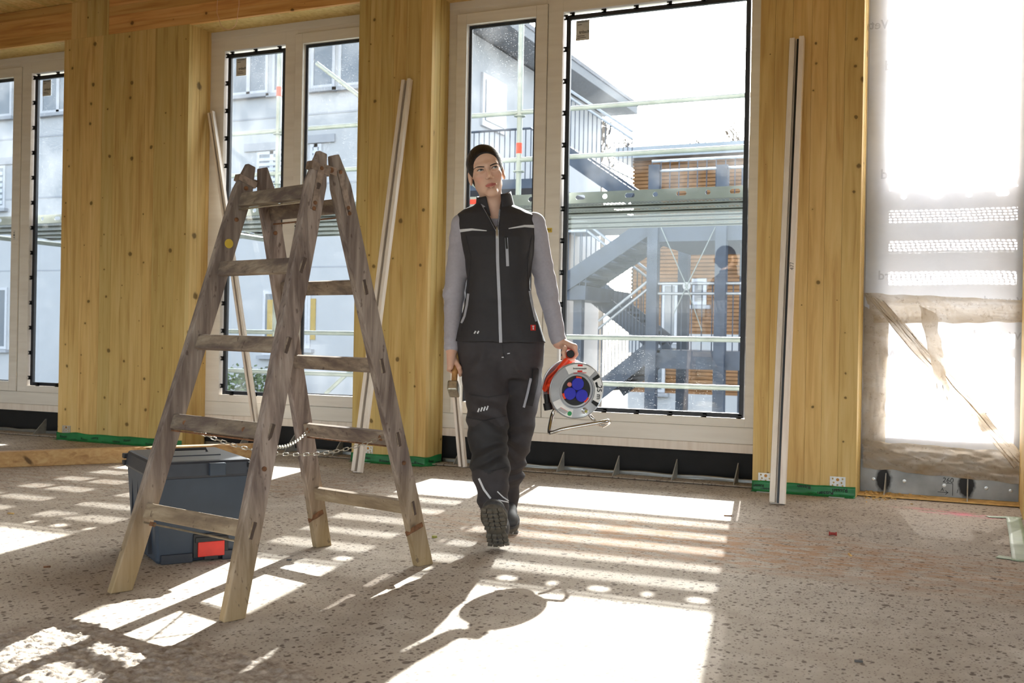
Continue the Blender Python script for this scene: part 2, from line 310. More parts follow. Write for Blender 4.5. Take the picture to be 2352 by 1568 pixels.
# ---------------------------------------------------------------- mesh builders
def tag(o, label=None, cat=None, group=None, kind=None):
    if label: o['label'] = label
    if cat: o['category'] = cat
    if group: o['group'] = group
    if kind: o['kind'] = kind
    return o
def empty(name, loc=(0,0,0), label=None, cat=None, group=None, kind=None):
    o = bpy.data.objects.new(name, None); o.empty_display_size = 0.1; COL.objects.link(o); o.location = loc
    return tag(o, label, cat, group, kind)
def wloc(o):
    v = Vector((0,0,0))
    while o is not None: v += o.location; o = o.parent
    return v
class MB:
    def __init__(s): s.v = []; s.f = []; s.smooth = False
    def add(s, vs, fs):
        b = len(s.v); s.v += [tuple(v) for v in vs]; s.f += [tuple(i+b for i in f) for f in fs]; return s
    def box(s, x0, x1, y0, y1, z0, z1):
        return s.add([(x0,y0,z0),(x1,y0,z0),(x1,y1,z0),(x0,y1,z0),(x0,y0,z1),(x1,y0,z1),(x1,y1,z1),(x0,y1,z1)],
                     [(0,3,2,1),(4,5,6,7),(0,1,5,4),(1,2,6,5),(2,3,7,6),(3,0,4,7)])
    def obox(s, c, ax, ay, az, hx, hy, hz):
        c = Vector(c); ax = Vector(ax).normalized()*hx; ay = Vector(ay).normalized()*hy; az = Vector(az).normalized()*hz
        vs = [c+ax*i+ay*j+az*k for k in (-1,1) for (i,j) in ((-1,-1),(1,-1),(1,1),(-1,1))]
        return s.add(vs, [(0,3,2,1),(4,5,6,7),(0,1,5,4),(1,2,6,5),(2,3,7,6),(3,0,4,7)])
    def bar(s, a, b, w, t, side=(0,1,0), w2=None, t2=None):
        a, b = Vector(a), Vector(b); d = (b-a).normalized(); sx = Vector(side); sx = (sx-d*sx.dot(d)).normalized(); sy = d.cross(sx)
        w2 = w2 or w; t2 = t2 or t; vs = []
        for p, ww, tt in ((a,w,t),(b,w2,t2)):
            vs += [p+sx*i*ww/2+sy*j*tt/2 for (i,j) in ((-1,-1),(1,-1),(1,1),(-1,1))]
        return s.add(vs, [(0,3,2,1),(4,5,6,7),(0,1,5,4),(1,2,6,5),(2,3,7,6),(3,0,4,7)])
    def tube(s, pts, r, n=10, cap=True, closed=False):
        pts = [Vector(p) for p in pts]; m = len(pts); rs = r if isinstance(r, (list, tuple)) else [r]*m
        ref = None; rings = []; b = len(s.v); vs = []; fs = []
        for i, p in enumerate(pts):
            if closed: t = pts[(i+1) % m]-pts[i-1]
            else: t = (pts[min(i+1, m-1)]-pts[max(i-1, 0)])
            t.normalize()
            if ref is None: ref = Vector((0,0,1)) if abs(t.z) < 0.9 else Vector((1,0,0))
            x = (ref-t*ref.dot(t)).normalized(); ref = x; y = t.cross(x)
            for k in range(n):
                a = 2*math.pi*k/n; vs.append(p+(x*math.cos(a)+y*math.sin(a))*rs[i])
        for i in range(m if closed else m-1):
            for k in range(n):
                i2 = (i+1) % m; fs.append((i*n+k, i*n+(k+1) % n, i2*n+(k+1) % n, i2*n+k))
        if cap and not closed: fs += [tuple(range(n-1,-1,-1)), tuple((m-1)*n+k for k in range(n))]
        s.smooth = True; return s.add(vs, fs)
    def lathe(s, c, axis, prof, n=40):
        axis = Vector(axis).normalized(); ref = Vector((0,0,1)) if abs(axis.z) < 0.9 else Vector((1,0,0))
        x = (ref-axis*ref.dot(axis)).normalized(); y = axis.cross(x); vs = []; fs = []; c = Vector(c)
        for (h, r) in prof:
            for k in range(n):
                a = 2*math.pi*k/n; vs.append(c+axis*h+(x*math.cos(a)+y*math.sin(a))*r)
        for i in range(len(prof)-1):
            for k in range(n): fs.append((i*n+k, i*n+(k+1) % n, (i+1)*n+(k+1) % n, (i+1)*n+k))
        fs += [tuple(range(n-1,-1,-1)), tuple((len(prof)-1)*n+k for k in range(n))]
        return s.add(vs, fs)
    def prism(s, poly, off):
        n = len(poly); off = Vector(off); vs = [Vector(p) for p in poly]+[Vector(p)+off for p in poly]
        return s.add(vs, [tuple(range(n-1,-1,-1)), tuple(range(n, 2*n))]+[(i,(i+1) % n,n+(i+1) % n,n+i) for i in range(n)])
    def grid(s, fn, nu, nv):
        vs = [fn(i/nu, j/nv) for j in range(nv+1) for i in range(nu+1)]
        return s.add(vs, [(j*(nu+1)+i, j*(nu+1)+i+1, (j+1)*(nu+1)+i+1, (j+1)*(nu+1)+i) for j in range(nv) for i in range(nu)])
    def build(s, name, mat, parent=None, bevel=0.0, smooth=None, kind=None, label=None, solid=0.0, fix=True):
        me = bpy.data.meshes.new(name); off = wloc(parent) if parent else Vector((0,0,0))
        me.from_pydata([tuple(Vector(v)-off) for v in s.v], [], s.f); me.update()
        if fix:
            bm = bmesh.new(); bm.from_mesh(me); bmesh.ops.recalc_face_normals(bm, faces=bm.faces); bm.to_mesh(me); bm.free()
        me.materials.append(M[mat])
        o = bpy.data.objects.new(name, me); COL.objects.link(o); o.parent = parent
        if bevel:
            md = o.modifiers.new('bevel', 'BEVEL'); md.width = bevel; md.segments = 2; md.limit_method = 'ANGLE'; md.angle_limit = math.radians(40)
        if solid:
            md = o.modifiers.new('solid', 'SOLIDIFY'); md.thickness = solid; md.offset = 0
        if (s.smooth if smooth is None else smooth):
            try: me.shade_smooth()
            except Exception: pass
            if not solid and smooth is None:
                try: me.set_sharp_from_angle(angle=math.radians(40))
                except Exception: pass
        return tag(o, label=label, kind=kind)
_tc = {}
def text_mesh(txt, size, bold=False):
    k = (txt, size)
    if k not in _tc:
        cu = bpy.data.curves.new('lettering', 'FONT'); cu.body = txt; cu.size = size; cu.align_x = 'CENTER'; cu.align_y = 'CENTER'; cu.resolution_u = 3
        if bold: cu.offset = size*0.02
        o = bpy.data.objects.new('lettering', cu); COL.objects.link(o)
        dg = bpy.context.evaluated_depsgraph_get(); me = bpy.data.meshes.new_from_object(o.evaluated_get(dg))
        bpy.data.objects.remove(o); bpy.data.curves.remove(cu); _tc[k] = me
    return _tc[k]
def lettering(txt, size, c, right, up, mat, parent, bold=False, name='lettering', fn=None):
    me = text_mesh(txt, size, bold); right = Vector(right).normalized(); up = Vector(up).normalized(); b = MB()
    vs = []
    for v in me.vertices:
        p = Vector(c)+right*v.co.x+up*v.co.y
        vs.append(fn(p) if fn else p)
    b.add(vs, [tuple(p.vertices) for p in me.polygons])
    return b.build(name, mat, parent, smooth=False, fix=False)
def copy_tree(o, parent=None):
    c = o.copy(); COL.objects.link(c); c.parent = parent
    for ch in o.children: copy_tree(ch, c)
    return c

flat('mortise', (78,64,56), 0.8)
def print_mat():
    g = NG('film_print'); tl = g.n('ShaderNodeBsdfTranslucent'); tl.inputs[0].default_value = s2l((168,164,168)); tr = g.n('ShaderNodeBsdfTransparent'); m = g.n('ShaderNodeMixShader'); m.inputs[0].default_value = 0.72
    g.l(tl.outputs[0], m.inputs[1]); g.l(tr.outputs[0], m.inputs[2]); g.l(m.outputs[0], g.out.inputs[0]); M['film_print'] = g.m
print_mat()
# ================================================================= SETTING
CEIL = 3.49
fo = MB()
fo.box(-11, 6, -11, 0.30, -0.25, 0.0)
floor = fo.build('floor', 'floor_screed', kind='structure')
# rough concrete spill at the floor's near side
def lump_patch():
    c = [fl(-40,1440), fl(230,1430), fl(330,1462), fl(520,1485), fl(660,1500), fl(760,1560), fl(500,1640), fl(-150,1700)]
    cx = sum(p.x for p in c)/len(c); cy = sum(p.y for p in c)/len(c)
    xs = [p.x for p in c]; ys = [p.y for p in c]; x0, x1, y0, y1 = min(xs), max(xs), min(ys), max(ys)
    def inside(x, y):
        w = False; j = len(c)-1; md = 9
        for i in range(len(c)):
            a, b = c[i], c[j]
            if (a.y > y) != (b.y > y) and x < (b.x-a.x)*(y-a.y)/(b.y-a.y)+a.x: w = not w
            ab = Vector((b.x-a.x, b.y-a.y)); t = max(0, min(1, ((x-a.x)*ab.x+(y-a.y)*ab.y)/ab.length_squared))
            md = min(md, math.hypot(a.x+ab.x*t-x, a.y+ab.y*t-y)); j = i
        return md if w else -md
    st = 0.0065; nx = int((x1-x0)/st); ny = int((y1-y0)/st); b = MB()
    def fn(u, v):
        x = x0+(x1-x0)*u; y = y0+(y1-y0)*v
        e = inside(x, y)+0.09*noise.noise((x*5, y*5, 0))+0.03*noise.noise((x*17, y*17, 3))
        m = max(-0.25, min(1, e/0.07))
        h = 0.011*noise.noise((x*28, y*28, 1))+0.013*noise.noise((x*60, y*60, 2))+0.007*noise.noise((x*110, y*110, 5))
        return (x, y, -0.002+m*(0.007+0.6*max(-0.006, h)))
    b.grid(fn, nx, ny); b.smooth = True
    o = b.build('concrete_spill', 'rough_concrete', smooth=True, fix=False)
    tag(o, 'rough crumbly concrete spill spread over the screed floor', 'concrete', kind='stuff')
lump_patch()
# ceiling with boards running away from the wall
ceil = MB().box(-11, 6, -11, 0.45, CEIL+0.03, CEIL+0.2).build('ceiling', 'clt_beam', kind='structure')
bd = MB().box(0.001, 0.058, -11, 0.0, CEIL, CEIL+0.032).build('board', 'clt', ceil, bevel=0.003)
for i in range(1, 300):
    c = bd.copy(); COL.objects.link(c); c.location.x = -11+0.0567*i
bd.location.x = -11
# front wall
WF = empty('wall_front', (0,0,0), kind='structure')
def pier(x0, x1, ztop, nb, z0=0.0):
    core = MB()
    ys = [0.042, 0.085, 0.125, 0.170, 0.210, 0.25]
    for a, b, mm in zip(ys[:-1], ys[1:], range(9)):
        ins = 0.0 if mm % 2 == 0 else 0.002
        core.box(x0+ins, x1-ins, a, b-0.001, z0, ztop)
    p = core.build('pier', 'clt_edge', WF)
    w = (x1-x0)/nb; cuts = [x0]
    for i in range(1, nb): cuts.append(x0+w*i+random.uniform(-0.012, 0.012))
    cuts.append(x1)
    for a, b in zip(cuts[:-1], cuts[1:]):
        MB().box(a+0.0004, b-0.0004, random.uniform(0, 0.0012), 0.043, z0, ztop).build('plank', 'clt', p, bevel=0.0012)
    return p
XP = dict(p1=(-6.724,-5.457), p2=(-3.963,-3.384), p3=(-1.19,-0.605))
pier(*XP['p1'], 3.2, 12); pier(*XP['p2'], CEIL, 6); pier(*XP['p3'], CEIL, 6)
pier(-9.9, -8.3, 3.2, 14); 
xa, xb = wl(165,40).x, wl(250,40).x
pst = MB().box(xa, xb, 0.04, 0.25, 3.2, CEIL).build('post', 'clt_edge', WF)
for a, b in ((xa, (xa+xb)/2-0.03), ((xa+xb)/2-0.03, xb)): MB().box(a+.0005, b-.0005, -0.002, 0.045, 3.2, CEIL).build('plank', 'clt', pst, bevel=0.0012)
for a, b in ((-9.9, xa), (xb, XP['p2'][0]), (XP['p2'][1], XP['p3'][0]), (XP['p3'][1], 0.235)):
    l = MB().box(a, b, 0.03, 0.25, 3.2, CEIL).build('lintel', 'clt_edge', WF)
    n = 4; hh = (CEIL-3.2)/n
    for i in range(n):
        MB().box(a+.0005, b-.0005, random.uniform(0, 0.001), 0.032, 3.2+i*hh+0.0004, 3.2+(i+1)*hh-0.0004).build('lamella', 'clt_beam', l, bevel=0.001)
MB().box(-11, -9.9, 0.0, 0.25, 0, CEIL).build('pier', 'clt', WF)
# protruding pier at the right end of the sheeted opening
pr_ = MB().box(0.24, 0.80, -0.30, 0.25, 0, CEIL).build('pier', 'clt_edge', WF)
for i in range(5): MB().box(0.24+i*.112+.0005, 0.24+(i+1)*.112-.0005, -0.335, -0.30, 0, CEIL).build('plank', 'clt', pr_, bevel=0.0012)
MB().box(0.8, 6, 0.0, 0.25, 0, CEIL).build('pier', 'clt', WF)
# outer facade layer (insulation and render) outside the timber
fac = MB()
for a, b in ((-11,-8.28), (-6.76,-5.42), (-4.0,-3.35), (-1.23,-0.50), (0.20,6)): fac.box(a, b, 0.34, 0.44, -4, 3.9)
fac.box(-11, 6, 0.34, 0.44, 3.16, 3.9); fac.box(-11, 6, 0.34, 0.44, -4, 0.19); fac.box(-0.52, 0.22, 0.34, 0.44, 0.18, 0.36)
fac.build('facade_layer', 'render_wall', WF)
# other sides of the room: solid left and right ends, open glazing bays at the back
wlft = MB().box(-11.2, -11, -11, 0.3, 0, CEIL).build('wall_left', 'render_wall', kind='structure')
wrgt = MB().box(6, 6.2, -11, -7.2, 0, CEIL); wrgt.box(6, 6.2, -2.0, 0.3, 0, CEIL); wrgt.box(6, 6.2, -7.2, -2.0, 3.1, CEIL)
wrgt.build('wall_right', 'render_wall', kind='structure')
wb = MB()
for a, b in ((-11.2,-10.2), (-7.2,-6.8), (-2.7,-2.3), (1.8,2.2), (5.6,6.2)): wb.box(a, b, -11.2, -11, 0, CEIL)
wb.box(-11.2, 6.2, -11.2, -11, 3.15, CEIL); wb.box(-11.2, 6.2, -11.2, -11, 0, 0.3)
wb.build('wall_back', 'clt', kind='structure')

# ---------------------------------------------------------------- windows
def ring(b, x0, x1, z0, z1, w, y0, y1, wb_=None):
    wb_ = w if wb_ is None else wb_
    b.box(x0, x0+w, y0, y1, z0, z1); b.box(x1-w, x1, y0, y1, z0, z1); b.box(x0+w, x1-w, y0, y1, z1-w, z1); b.box(x0+w, x1-w, y0, y1, z0, z0+wb_)
def strip_liner(b, x0, x1, z0, z1, y0, y1, t=0.002):
    b.box(x0, x0+t, y0, y1, z0, z1); b.box(x1-t, x1, y0, y1, z0, z1); b.box(x0, x1, y0, y1, z1-t, z1); b.box(x0, x1, y0, y1, z0, z0+t)
def window(num, x0, x1, fix, sash, sash_in, sticker=None):
    w = empty('window_%d' % num, ((x0+x1)/2, 0.25, 0.19), kind='structure')
    f = MB(); fx0, fx1 = fix; s0, s1 = sash; FZ0, FZ1 = 0.40, 3.05
    lo = min(fx0, s0); hi = max(fx1, s1)
    Y0, Y1 = 0.25, 0.335
    f.box(x0, lo if fx0 < s0 else s0+0.01, Y0, Y1, 0.35, 3.2); f.box(hi if fx1 > s1 else s1-0.01, x1, Y0, Y1, 0.35, 3.2)
    mid = (fx1, s0+0.01) if fx0 < s0 else (s1-0.01, fx0)
    f.box(mid[0], mid[1], Y0, Y1, 0.35, 3.2)
    f.box(fx0, fx1, Y0, Y1, FZ1, 3.2); f.box(fx0, fx1, Y0, Y1, 0.35, FZ0); f.box(s0+0.01, s1-0.01, Y0, Y1, 3.10, 3.2)
    f.build('frame', 'paint_wood', w, bevel=0.0015)
    MB().box(x0, x1, 0.2505, 0.335, 0.2465, 0.3485).build('bottom_rail', 'paint_wood', w, bevel=0.002)
    MB().box(x0, x1, 0.249, 0.335, 0.19, 0.245).build('sill_board', 'strip_wood', w, bevel=0.002)
    MB().box(x0, x1, 0.2465, 0.2515, 3.1465, 3.2).build('head_board', 'paint_wood', w, bevel=0.001)
    # fixed pane
    ln = MB(); strip_liner(ln, fx0, fx1, FZ0, FZ1, 0.2495, 0.335); ln.build('pane_reveal', 'paint_wood', w)
    gk = MB(); ring(gk, fx0+0.018, fx1-0.012, FZ0+0.004, FZ1-0.022, 0.030, 0.272, 0.300); gasket = gk.build('gasket', 'gasket', w, bevel=0.003)
    gp = MB().box(fx0+0.03, fx1-0.02, 0.302, 0.306, FZ0+0.02, FZ1-0.03).build('pane', 'glass', w)
    def clip(cx, cz, vert):
        b = MB(); a, c = (0.012, 0.016) if vert else (0.016, 0.012)
        b.box(cx-a, cx+a, 0.262, 0.274, cz-c, cz-c+0.008); b.box(cx-a, cx+a, 0.262, 0.274, cz+c-0.008, cz+c); b.box(cx-0.004, cx+a, 0.262, 0.274, cz-c, cz+c)
        b.build('clip', 'clip_black', gasket)
    z = FZ0+0.07
    while z < FZ1-0.03: clip(fx0+0.016, z, True); z += 0.212
    x = fx0+0.06
    while x < fx1-0.02: clip(x, FZ1-0.020, False); clip(x+0.05, FZ0+0.014, False); x += 0.22
    # sash
    i0, i1 = sash_in; sb = MB(); SY0 = 0.236
    sb.box(s0, i0, SY0, 0.315, 0.352, 3.11); sb.box(i1, s1, SY0, 0.315, 0.352, 3.11); sb.box(i0, i1, SY0, 0.315, 3.035, 3.11); sb.box(i0, i1, SY0, 0.315, 0.352, 0.43)
    sa = sb.build('sash', 'paint_wood', w, bevel=0.003)
    ln = MB(); strip_liner(ln, i0, i1, 0.43, 3.035, SY0+0.001, 0.31); ln.build('sash_reveal', 'paint_wood', sa)
    gk = MB(); ring(gk, i0+0.004, i1-0.004, 0.434, 3.031, 0.022, 0.272, 0.288, 0.008); gk.build('gasket', 'gasket', sa, bevel=0.002)
    MB().box(i0+0.012, i1-0.012, 0.289, 0.293, 0.436, 3.02).build('pane', 'glass', sa)
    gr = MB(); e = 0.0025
    gr.box(s0-e, s0, 0.2497, 0.30, 0.35, 3.112); gr.box(s1, s1+e, 0.2497, 0.30, 0.35, 3.112); gr.box(s0, s1, 0.2497, 0.30, 3.11, 3.1125); gr.build('sash_gap_shade', 'dark_line', sa)  # shadow gap round the sash, painted as thin dark strips
    hx = s1-0.045 if fx0 > s0 else s0+0.03
    hp = MB().box(hx-0.010, hx+0.010, SY0-0.003, SY0, 1.64, 1.72).build('handle_plate', 'sticker', sa, bevel=0.003)
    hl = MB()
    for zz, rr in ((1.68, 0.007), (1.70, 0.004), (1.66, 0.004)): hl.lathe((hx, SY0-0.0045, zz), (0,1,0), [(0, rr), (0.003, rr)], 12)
    hl.build('spindle_hole_shade', 'clip_black', hp)  # black discs painting the shade inside the drilled spindle holes
    # glazing label
    sx = fx0+0.075; st = MB().box(sx, sx+0.095, 0.2985, 0.3015, 2.86, 2.995).build('glazing_label', 'sticker', w)
    lettering('tr\u00f6sch', 0.028, (sx+0.06, 0.2975, 2.915), (1,0,0), (0,0,1), 'ink', st, True)
    for zz, ww in ((2.982,0.07), (2.965,0.03), (2.89,0.05), (2.878,0.06)):
        MB().box(sx+0.012, sx+0.012+ww, 0.2975, 0.298, zz-0.002, zz+0.002).build('print_line', 'ink_soft', st)
    return w
window(1, -8.30, -6.70, (-7.36,-6.80), (-8.25,-7.467), (-8.17,-7.55))
window(2, -5.48, -3.94, (-5.33,-4.76), (-4.663,-3.975), (-4.60,-4.06))
w3 = window(3, -3.41, -1.165, (-2.54,-1.29), (-3.32,-2.646), (-3.246,-2.725))
tg = MB().box(-2.632, -2.59, 0.2478, 0.2495, 1.585, 1.615).build('number_tag', 'yellow_tag', w3)
lettering('P11', 0.022, (-2.611, 0.2472, 1.6), (1,0,0), (0,0,1), 'ink', tg, True)
# ---------------------------------------------------------------- membrane, steel angle and fins under the windows
def trim(n, x0, x1, fins, membrane=True):
    t = empty('trim_%d' % n, ((x0+x1)/2, 0.25, 0), kind='structure')
    if membrane:
        b = MB(); b.grid(lambda u, v: (x0+(x1-x0)*u, 0.262+0.006*noise.noise((u*9, v*3, n)), 0.03+0.17*v), 40, 4); b.build('black_membrane', 'bitumen', t, smooth=True, solid=0.004)
        b = MB(); b.grid(lambda u, v: (x0+(x1-x0)*u, 0.252+0.004*noise.noise((u*14, v*2, n)), 0.002+(0.034+0.006*noise.noise((u*10,0,n+3)))*v), 60, 3); b.build('foil_edge', 'galv', t, smooth=True, solid=0.002)
    else:
        MB().box(x0, x1, 0.26, 0.27, -0.01, 0.20).build('web_plate', 'plate_scorched', t)
    MB().box(x0, x1, 0.09, 0.262, 0.005, 0.010).build('floor_plate', 'chip_wood' if not membrane else 'floor_screed', t, bevel=0.001)
    for fx, hh in fins:
        MB().prism([(fx-0.003, 0.262, 0.004), (fx-0.003, 0.262, hh), (fx-0.003, 0.252, hh), (fx-0.003, 0.115, 0.004)], (0.006,0,0)).build('fin', 'fin_steel', t)
    return t
trim(1, -8.3, -6.724, [(-7.72,0.13), (-7.13,0.13)])
trim(2, -5.457, -3.963, [(-5.05,0.13), (-4.62,0.13), (-4.2,0.13)])
trim(3, -3.384, -1.19, [(-3.23,0.13), (-2.86,0.13), (-2.478,0.128), (-2.096,0.128), (-1.712,0.129), (-1.325,0.129)])
t4 = trim(4, -0.605, 0.24, [(-0.462,0.125), (-0.022,0.125)], False)
for bx, bz in ((-0.53,0.085), (-0.36,0.085), (-0.145,0.075), (0.075,0.075), (0.2,0.07)):
    nb_ = MB(); nb_.lathe((bx,0.259,bz), (0,-1,0), [(0,0.010),(0.004,0.010),(0.005,0.005),(0.012,0.005)], 14); nb_.build('bolt', 'steel_bracket', t4)
lettering('260', 0.04, (-0.125,0.2585,0.105), (1,0,0), (0.1,0,1), 'ink', t4)
lettering('A', 0.028, (-0.155,0.2585,0.05), (1,0,0), (0.1,0,1), 'ink', t4)
lettering('1', 0.03, (-0.075,0.2585,0.045), (1,0,0), (0.1,0,1), 'ink', t4)
am = MB(); am.box(-0.18,-0.125,0.2583,0.2592,0.034,0.037); am.box(-0.102,-0.099,0.2583,0.2592,0.02,0.09); am.box(-0.135,-0.1,0.2583,0.2592,0.087,0.09)
am.obox((-0.131,0.2587,0.040),(1,0,-1),(0,1,0),(1,0,1),0.010,0.0004,0.0015); am.obox((-0.131,0.2587,0.031),(1,0,1),(0,1,0),(1,0,-1),0.010,0.0004,0.0015)
am.build('marker_arrow', 'ink', t4)
# ---------------------------------------------------------------- steel angle brackets and tapes at the pier feet
def bracket(c, w, h, label):
    x0 = c.x-w/2; z0 = c.z-h/2; bot = max(0.0, z0-0.03); spots = ((0.18,0.82),(0.82,0.82),(0.25,0.5),(0.75,0.5),(0.18,0.25),(0.82,0.25),(0.5,0.3))
    o = MB().box(x0, x0+w, -0.0045, 0.0, bot, z0+h).build('angle_bracket', 'steel_bracket')
    cut = MB()
    for u, v in spots: cut.lathe((x0+w*u, -0.02, z0+h*v), (0,1,0), [(0,0.0055),(0.04,0.0055)], 12)
    k = cut.build('cutter', 'steel_bracket'); md = o.modifiers.new('holes', 'BOOLEAN'); md.operation = 'DIFFERENCE'; md.object = k; md.solver = 'EXACT'
    dg_ = bpy.context.evaluated_depsgraph_get(); me = bpy.data.meshes.new_from_object(o.evaluated_get(dg_)); o.modifiers.clear(); o.data = me; bpy.data.objects.remove(k)
    tag(o, label, 'bracket', 'steel angle brackets at the pier feet')
    MB().box(x0, x0+w, -0.05, -0.0045, 0.0, 0.004).build('foot_plate', 'steel_bracket', o, bevel=0.001)
    MB().lathe((x0+w*0.5, -0.0045, z0+h*0.75), (0,-1,0), [(0,0.009),(0.0015,0.009)], 10).build('screw', 'screw_brass', o)
bracket(wl(1759,1098), 0.088, 0.062, 'bright steel angle bracket beside the white strip on the pier by the big window')
bracket(wl(1924,1108), 0.086, 0.068, 'dull steel angle bracket on the pier beside the plastic sheet')
bracket(wl(846,1034), 0.075, 0.06, 'steel angle bracket at the foot of the narrow pier, behind its white strip')
bracket(wl(929,1037), 0.06, 0.055, 'steel angle bracket on the narrow pier, half hidden behind the ladder leg')
bracket(wl(153,985), 0.085, 0.055, 'small steel angle bracket at the foot of the wide timber pier')
def tape(x0, x1, seed, label, words, back=True):
    path = [(x0, 0.10), (x0-0.004, -0.004)] if not back else []
    pts = [Vector((x0, -0.004, 0)), Vector((x1, -0.004, 0))]
    if back: pts += [Vector((x1+0.004, 0.03, 0)), Vector((x1+0.004, 0.235, 0))]
    L = [0]
    for a, b in zip(pts[:-1], pts[1:]): L.append(L[-1]+(b-a).length)
    def at(s):
        for i in range(len(pts)-1):
            if s <= L[i+1] or i == len(pts)-2:
                t = (s-L[i])/max(1e-6, L[i+1]-L[i]); return pts[i].lerp(pts[i+1], t), i
    H = 0.062
    prof = [(0.0, H), (0.0, 0.012), (-0.006, 0.004), (-0.035, 0.002)]
    def surf(s, v, lift=0.0):
        p, i = at(s); out = Vector((0,-1,0)) if i == 0 or (i == 1) else Vector((1,0,0))
        k = v*(len(prof)-1); j = min(int(k), len(prof)-2); t = k-j
        d = prof[j][0]*(1-t)+prof[j+1][0]*t; z = prof[j][1]*(1-t)+prof[j+1][1]*t
        wv = 0.006*noise.noise((s*9, v*2, seed)); z2 = z+(0.008*noise.noise((s*7, 0, seed)) if v < 0.4 else 0)
        return p+out*(-d+abs(wv)+0.001+lift)+Vector((0,0,max(0.001, z2)))
    b = MB(); n = int(L[-1]/0.012); b.grid(lambda u, v: surf(u*L[-1], v), n, 9)
    o = b.build('sealing_tape', 'tape_green', smooth=True, solid=0.001); tag(o, label, 'tape', 'green sealing tapes at the pier feet')
    rr = random.Random(seed)
    for s, v, sz, flip in words:
        me = text_mesh('Rissan', sz, True); vs = []; sg = -1 if flip else 1; rot = rr.uniform(-0.12, 0.12)
        for q in me.vertices:
            xx = sg*(q.co.x*math.cos(rot)-q.co.y*math.sin(rot)); yy = sg*(q.co.x*math.sin(rot)+q.co.y*math.cos(rot))
            vs.append(surf(s+xx, min(0.98, max(0.02, v-yy/0.16)), 0.0022))
        MB().add(vs, [tuple(p.vertices) for p in me.polygons]).build('lettering', 'ink', o, smooth=False, fix=False)
tape(-3.963, -3.384, 3, 'green printed sealing tape folded around the foot of the narrow pier', [(0.12,0.2,0.03,0),(0.17,0.45,0.03,0),(0.27,0.3,0.032,0),(0.40,0.15,0.02,0),(0.46,0.34,0.032,0),(0.545,0.32,0.034,0),(0.66,0.2,0.03,0),(0.76,0.35,0.03,0)])
tape(-1.19, -0.605, 5, 'green printed sealing tape at the foot of the pier beside the plastic sheet', [(0.04,0.2,0.025,1),(0.09,0.33,0.03,1),(0.30,0.1,0.03,1),(0.34,0.42,0.028,1),(0.42,0.3,0.036,1),(0.50,0.15,0.034,1),(0.53,0.4,0.026,1)], False)
tape(-6.73, -5.457, 9, 'green printed sealing tape along the foot of the wide timber pier', [(0.08+0.11*i, (0.2,0.45,0.3)[i % 3], 0.028, i % 2) for i in range(11)], False)

def ribbon(px, w, nm, mt, label, seed):
    pts = [fl(*p) for p in px]; b = MB()
    def fn(u, v):
        k = u*(len(pts)-1); j = min(int(k), len(pts)-2); p = pts[j].lerp(pts[j+1], k-j); d = (pts[j+1]-pts[j]).normalized(); s = Vector((-d.y, d.x, 0))
        q = p+s*(v-0.5)*w; return (q.x, q.y, 0.0025+0.003*abs(noise.noise((u*9, v*2, seed))))
    b.grid(fn, 30, 4); return tag(b.build(nm, mt, smooth=True, solid=0.001), label, 'tape', 'pale green tapes on the floor by the right pier')
ribbon([(2268,1187),(2345,1190)], 0.06, 'floor_tape', 'tape_pale', 'short pale green tape stuck on the floor behind the longer strip', 1)
ribbon([(2328,1190),(2336,1230),(2346,1290)], 0.07, 'floor_tape', 'tape_pale', 'long pale green tape running along the floor towards the room', 2)
ribbon([(2290,1279),(2352,1287)], 0.06, 'floor_tape', 'tape_pale', 'pale green tape end lying across the long floor tape', 3)
# ---------------------------------------------------------------- plastic sheeting in the unglazed opening
SX0, SX1 = -0.60, 0.245
def sheet_y(x, z): return 0.285+0.012*noise.noise((x*3, z*1.4, 0))+0.006*noise.noise((x*11+z*3, z*2, 4))
b = MB(); b.grid(lambda u, v: (SX0+(SX1-SX0)*u, sheet_y(SX0+(SX1-SX0)*u, 0.17+3.03*v), 0.172+3.03*v-(0.03*u if v < 0.02 else 0)), 90, 260)
sh = b.build('plastic_sheet', 'sheet', smooth=True, fix=False); tag(sh, 'translucent white plastic sheet closing the unglazed opening', 'plastic sheet')
def mirror_text(t, sz, px, py, tilt=0.0, mt='ink_soft'):
    c = wl(px, py, 0.27); lettering(t, sz, c, (-1,0,tilt), (0,0,1), mt, sh, True, fn=lambda p: Vector((p.x, sheet_y(p.x, p.z)-0.004, p.z)))
for t, sz, x, y in (('Wetguard', 0.075, 2080, 635), ('Wetg', 0.075, 2020, 56), ('siga', 0.06, 2009, 935), ('Wetg', 0.075, 2030, 815), ('siga', 0.05, 2150, 712), ('Wetguard', 0.06, 2290, 770), ('Wetguard', 0.055, 2310, 690), ('d', 0.08, 2040, 150), ('d', 0.08, 2030, 400)):
    mirror_text(t, sz, x, y, 0.05, 'film_print')
# crumpled, dusty film hanging over its lower half
def film(name, corners, nu, nv, amp, seed, mt, label):
    A, B_, C_, D_ = [wl(x, y, Y) for (x, y, Y) in corners]; b = MB()
    def fn(u, v):
        p = A.lerp(B_, u).lerp(D_.lerp(C_, u), v)
        f = amp*(noise.noise((u*4+v*2, v*5, seed))+0.6*noise.noise((u*11-v*4, v*9, seed+3))+0.35*abs(noise.noise((u*19+v*12, v*16, seed+5))))
        e = 0.012*noise.noise((u*8, v*8, seed+9))
        return (p.x+e, p.y-abs(f), p.z+e*0.8)
    b.grid(fn, nu, nv); o = b.build(name, mt, smooth=True, fix=False); return tag(o, label, 'plastic film', 'dusty films hanging over the plastic sheet')
film('hanging_film', [(1984,672,0.27),(2352,690,0.24),(2352,740,0.24),(2010,742,0.25)], 60, 14, 0.02, 1, 'sheet_tan', 'creased tan band of film running straight across the plastic sheet')
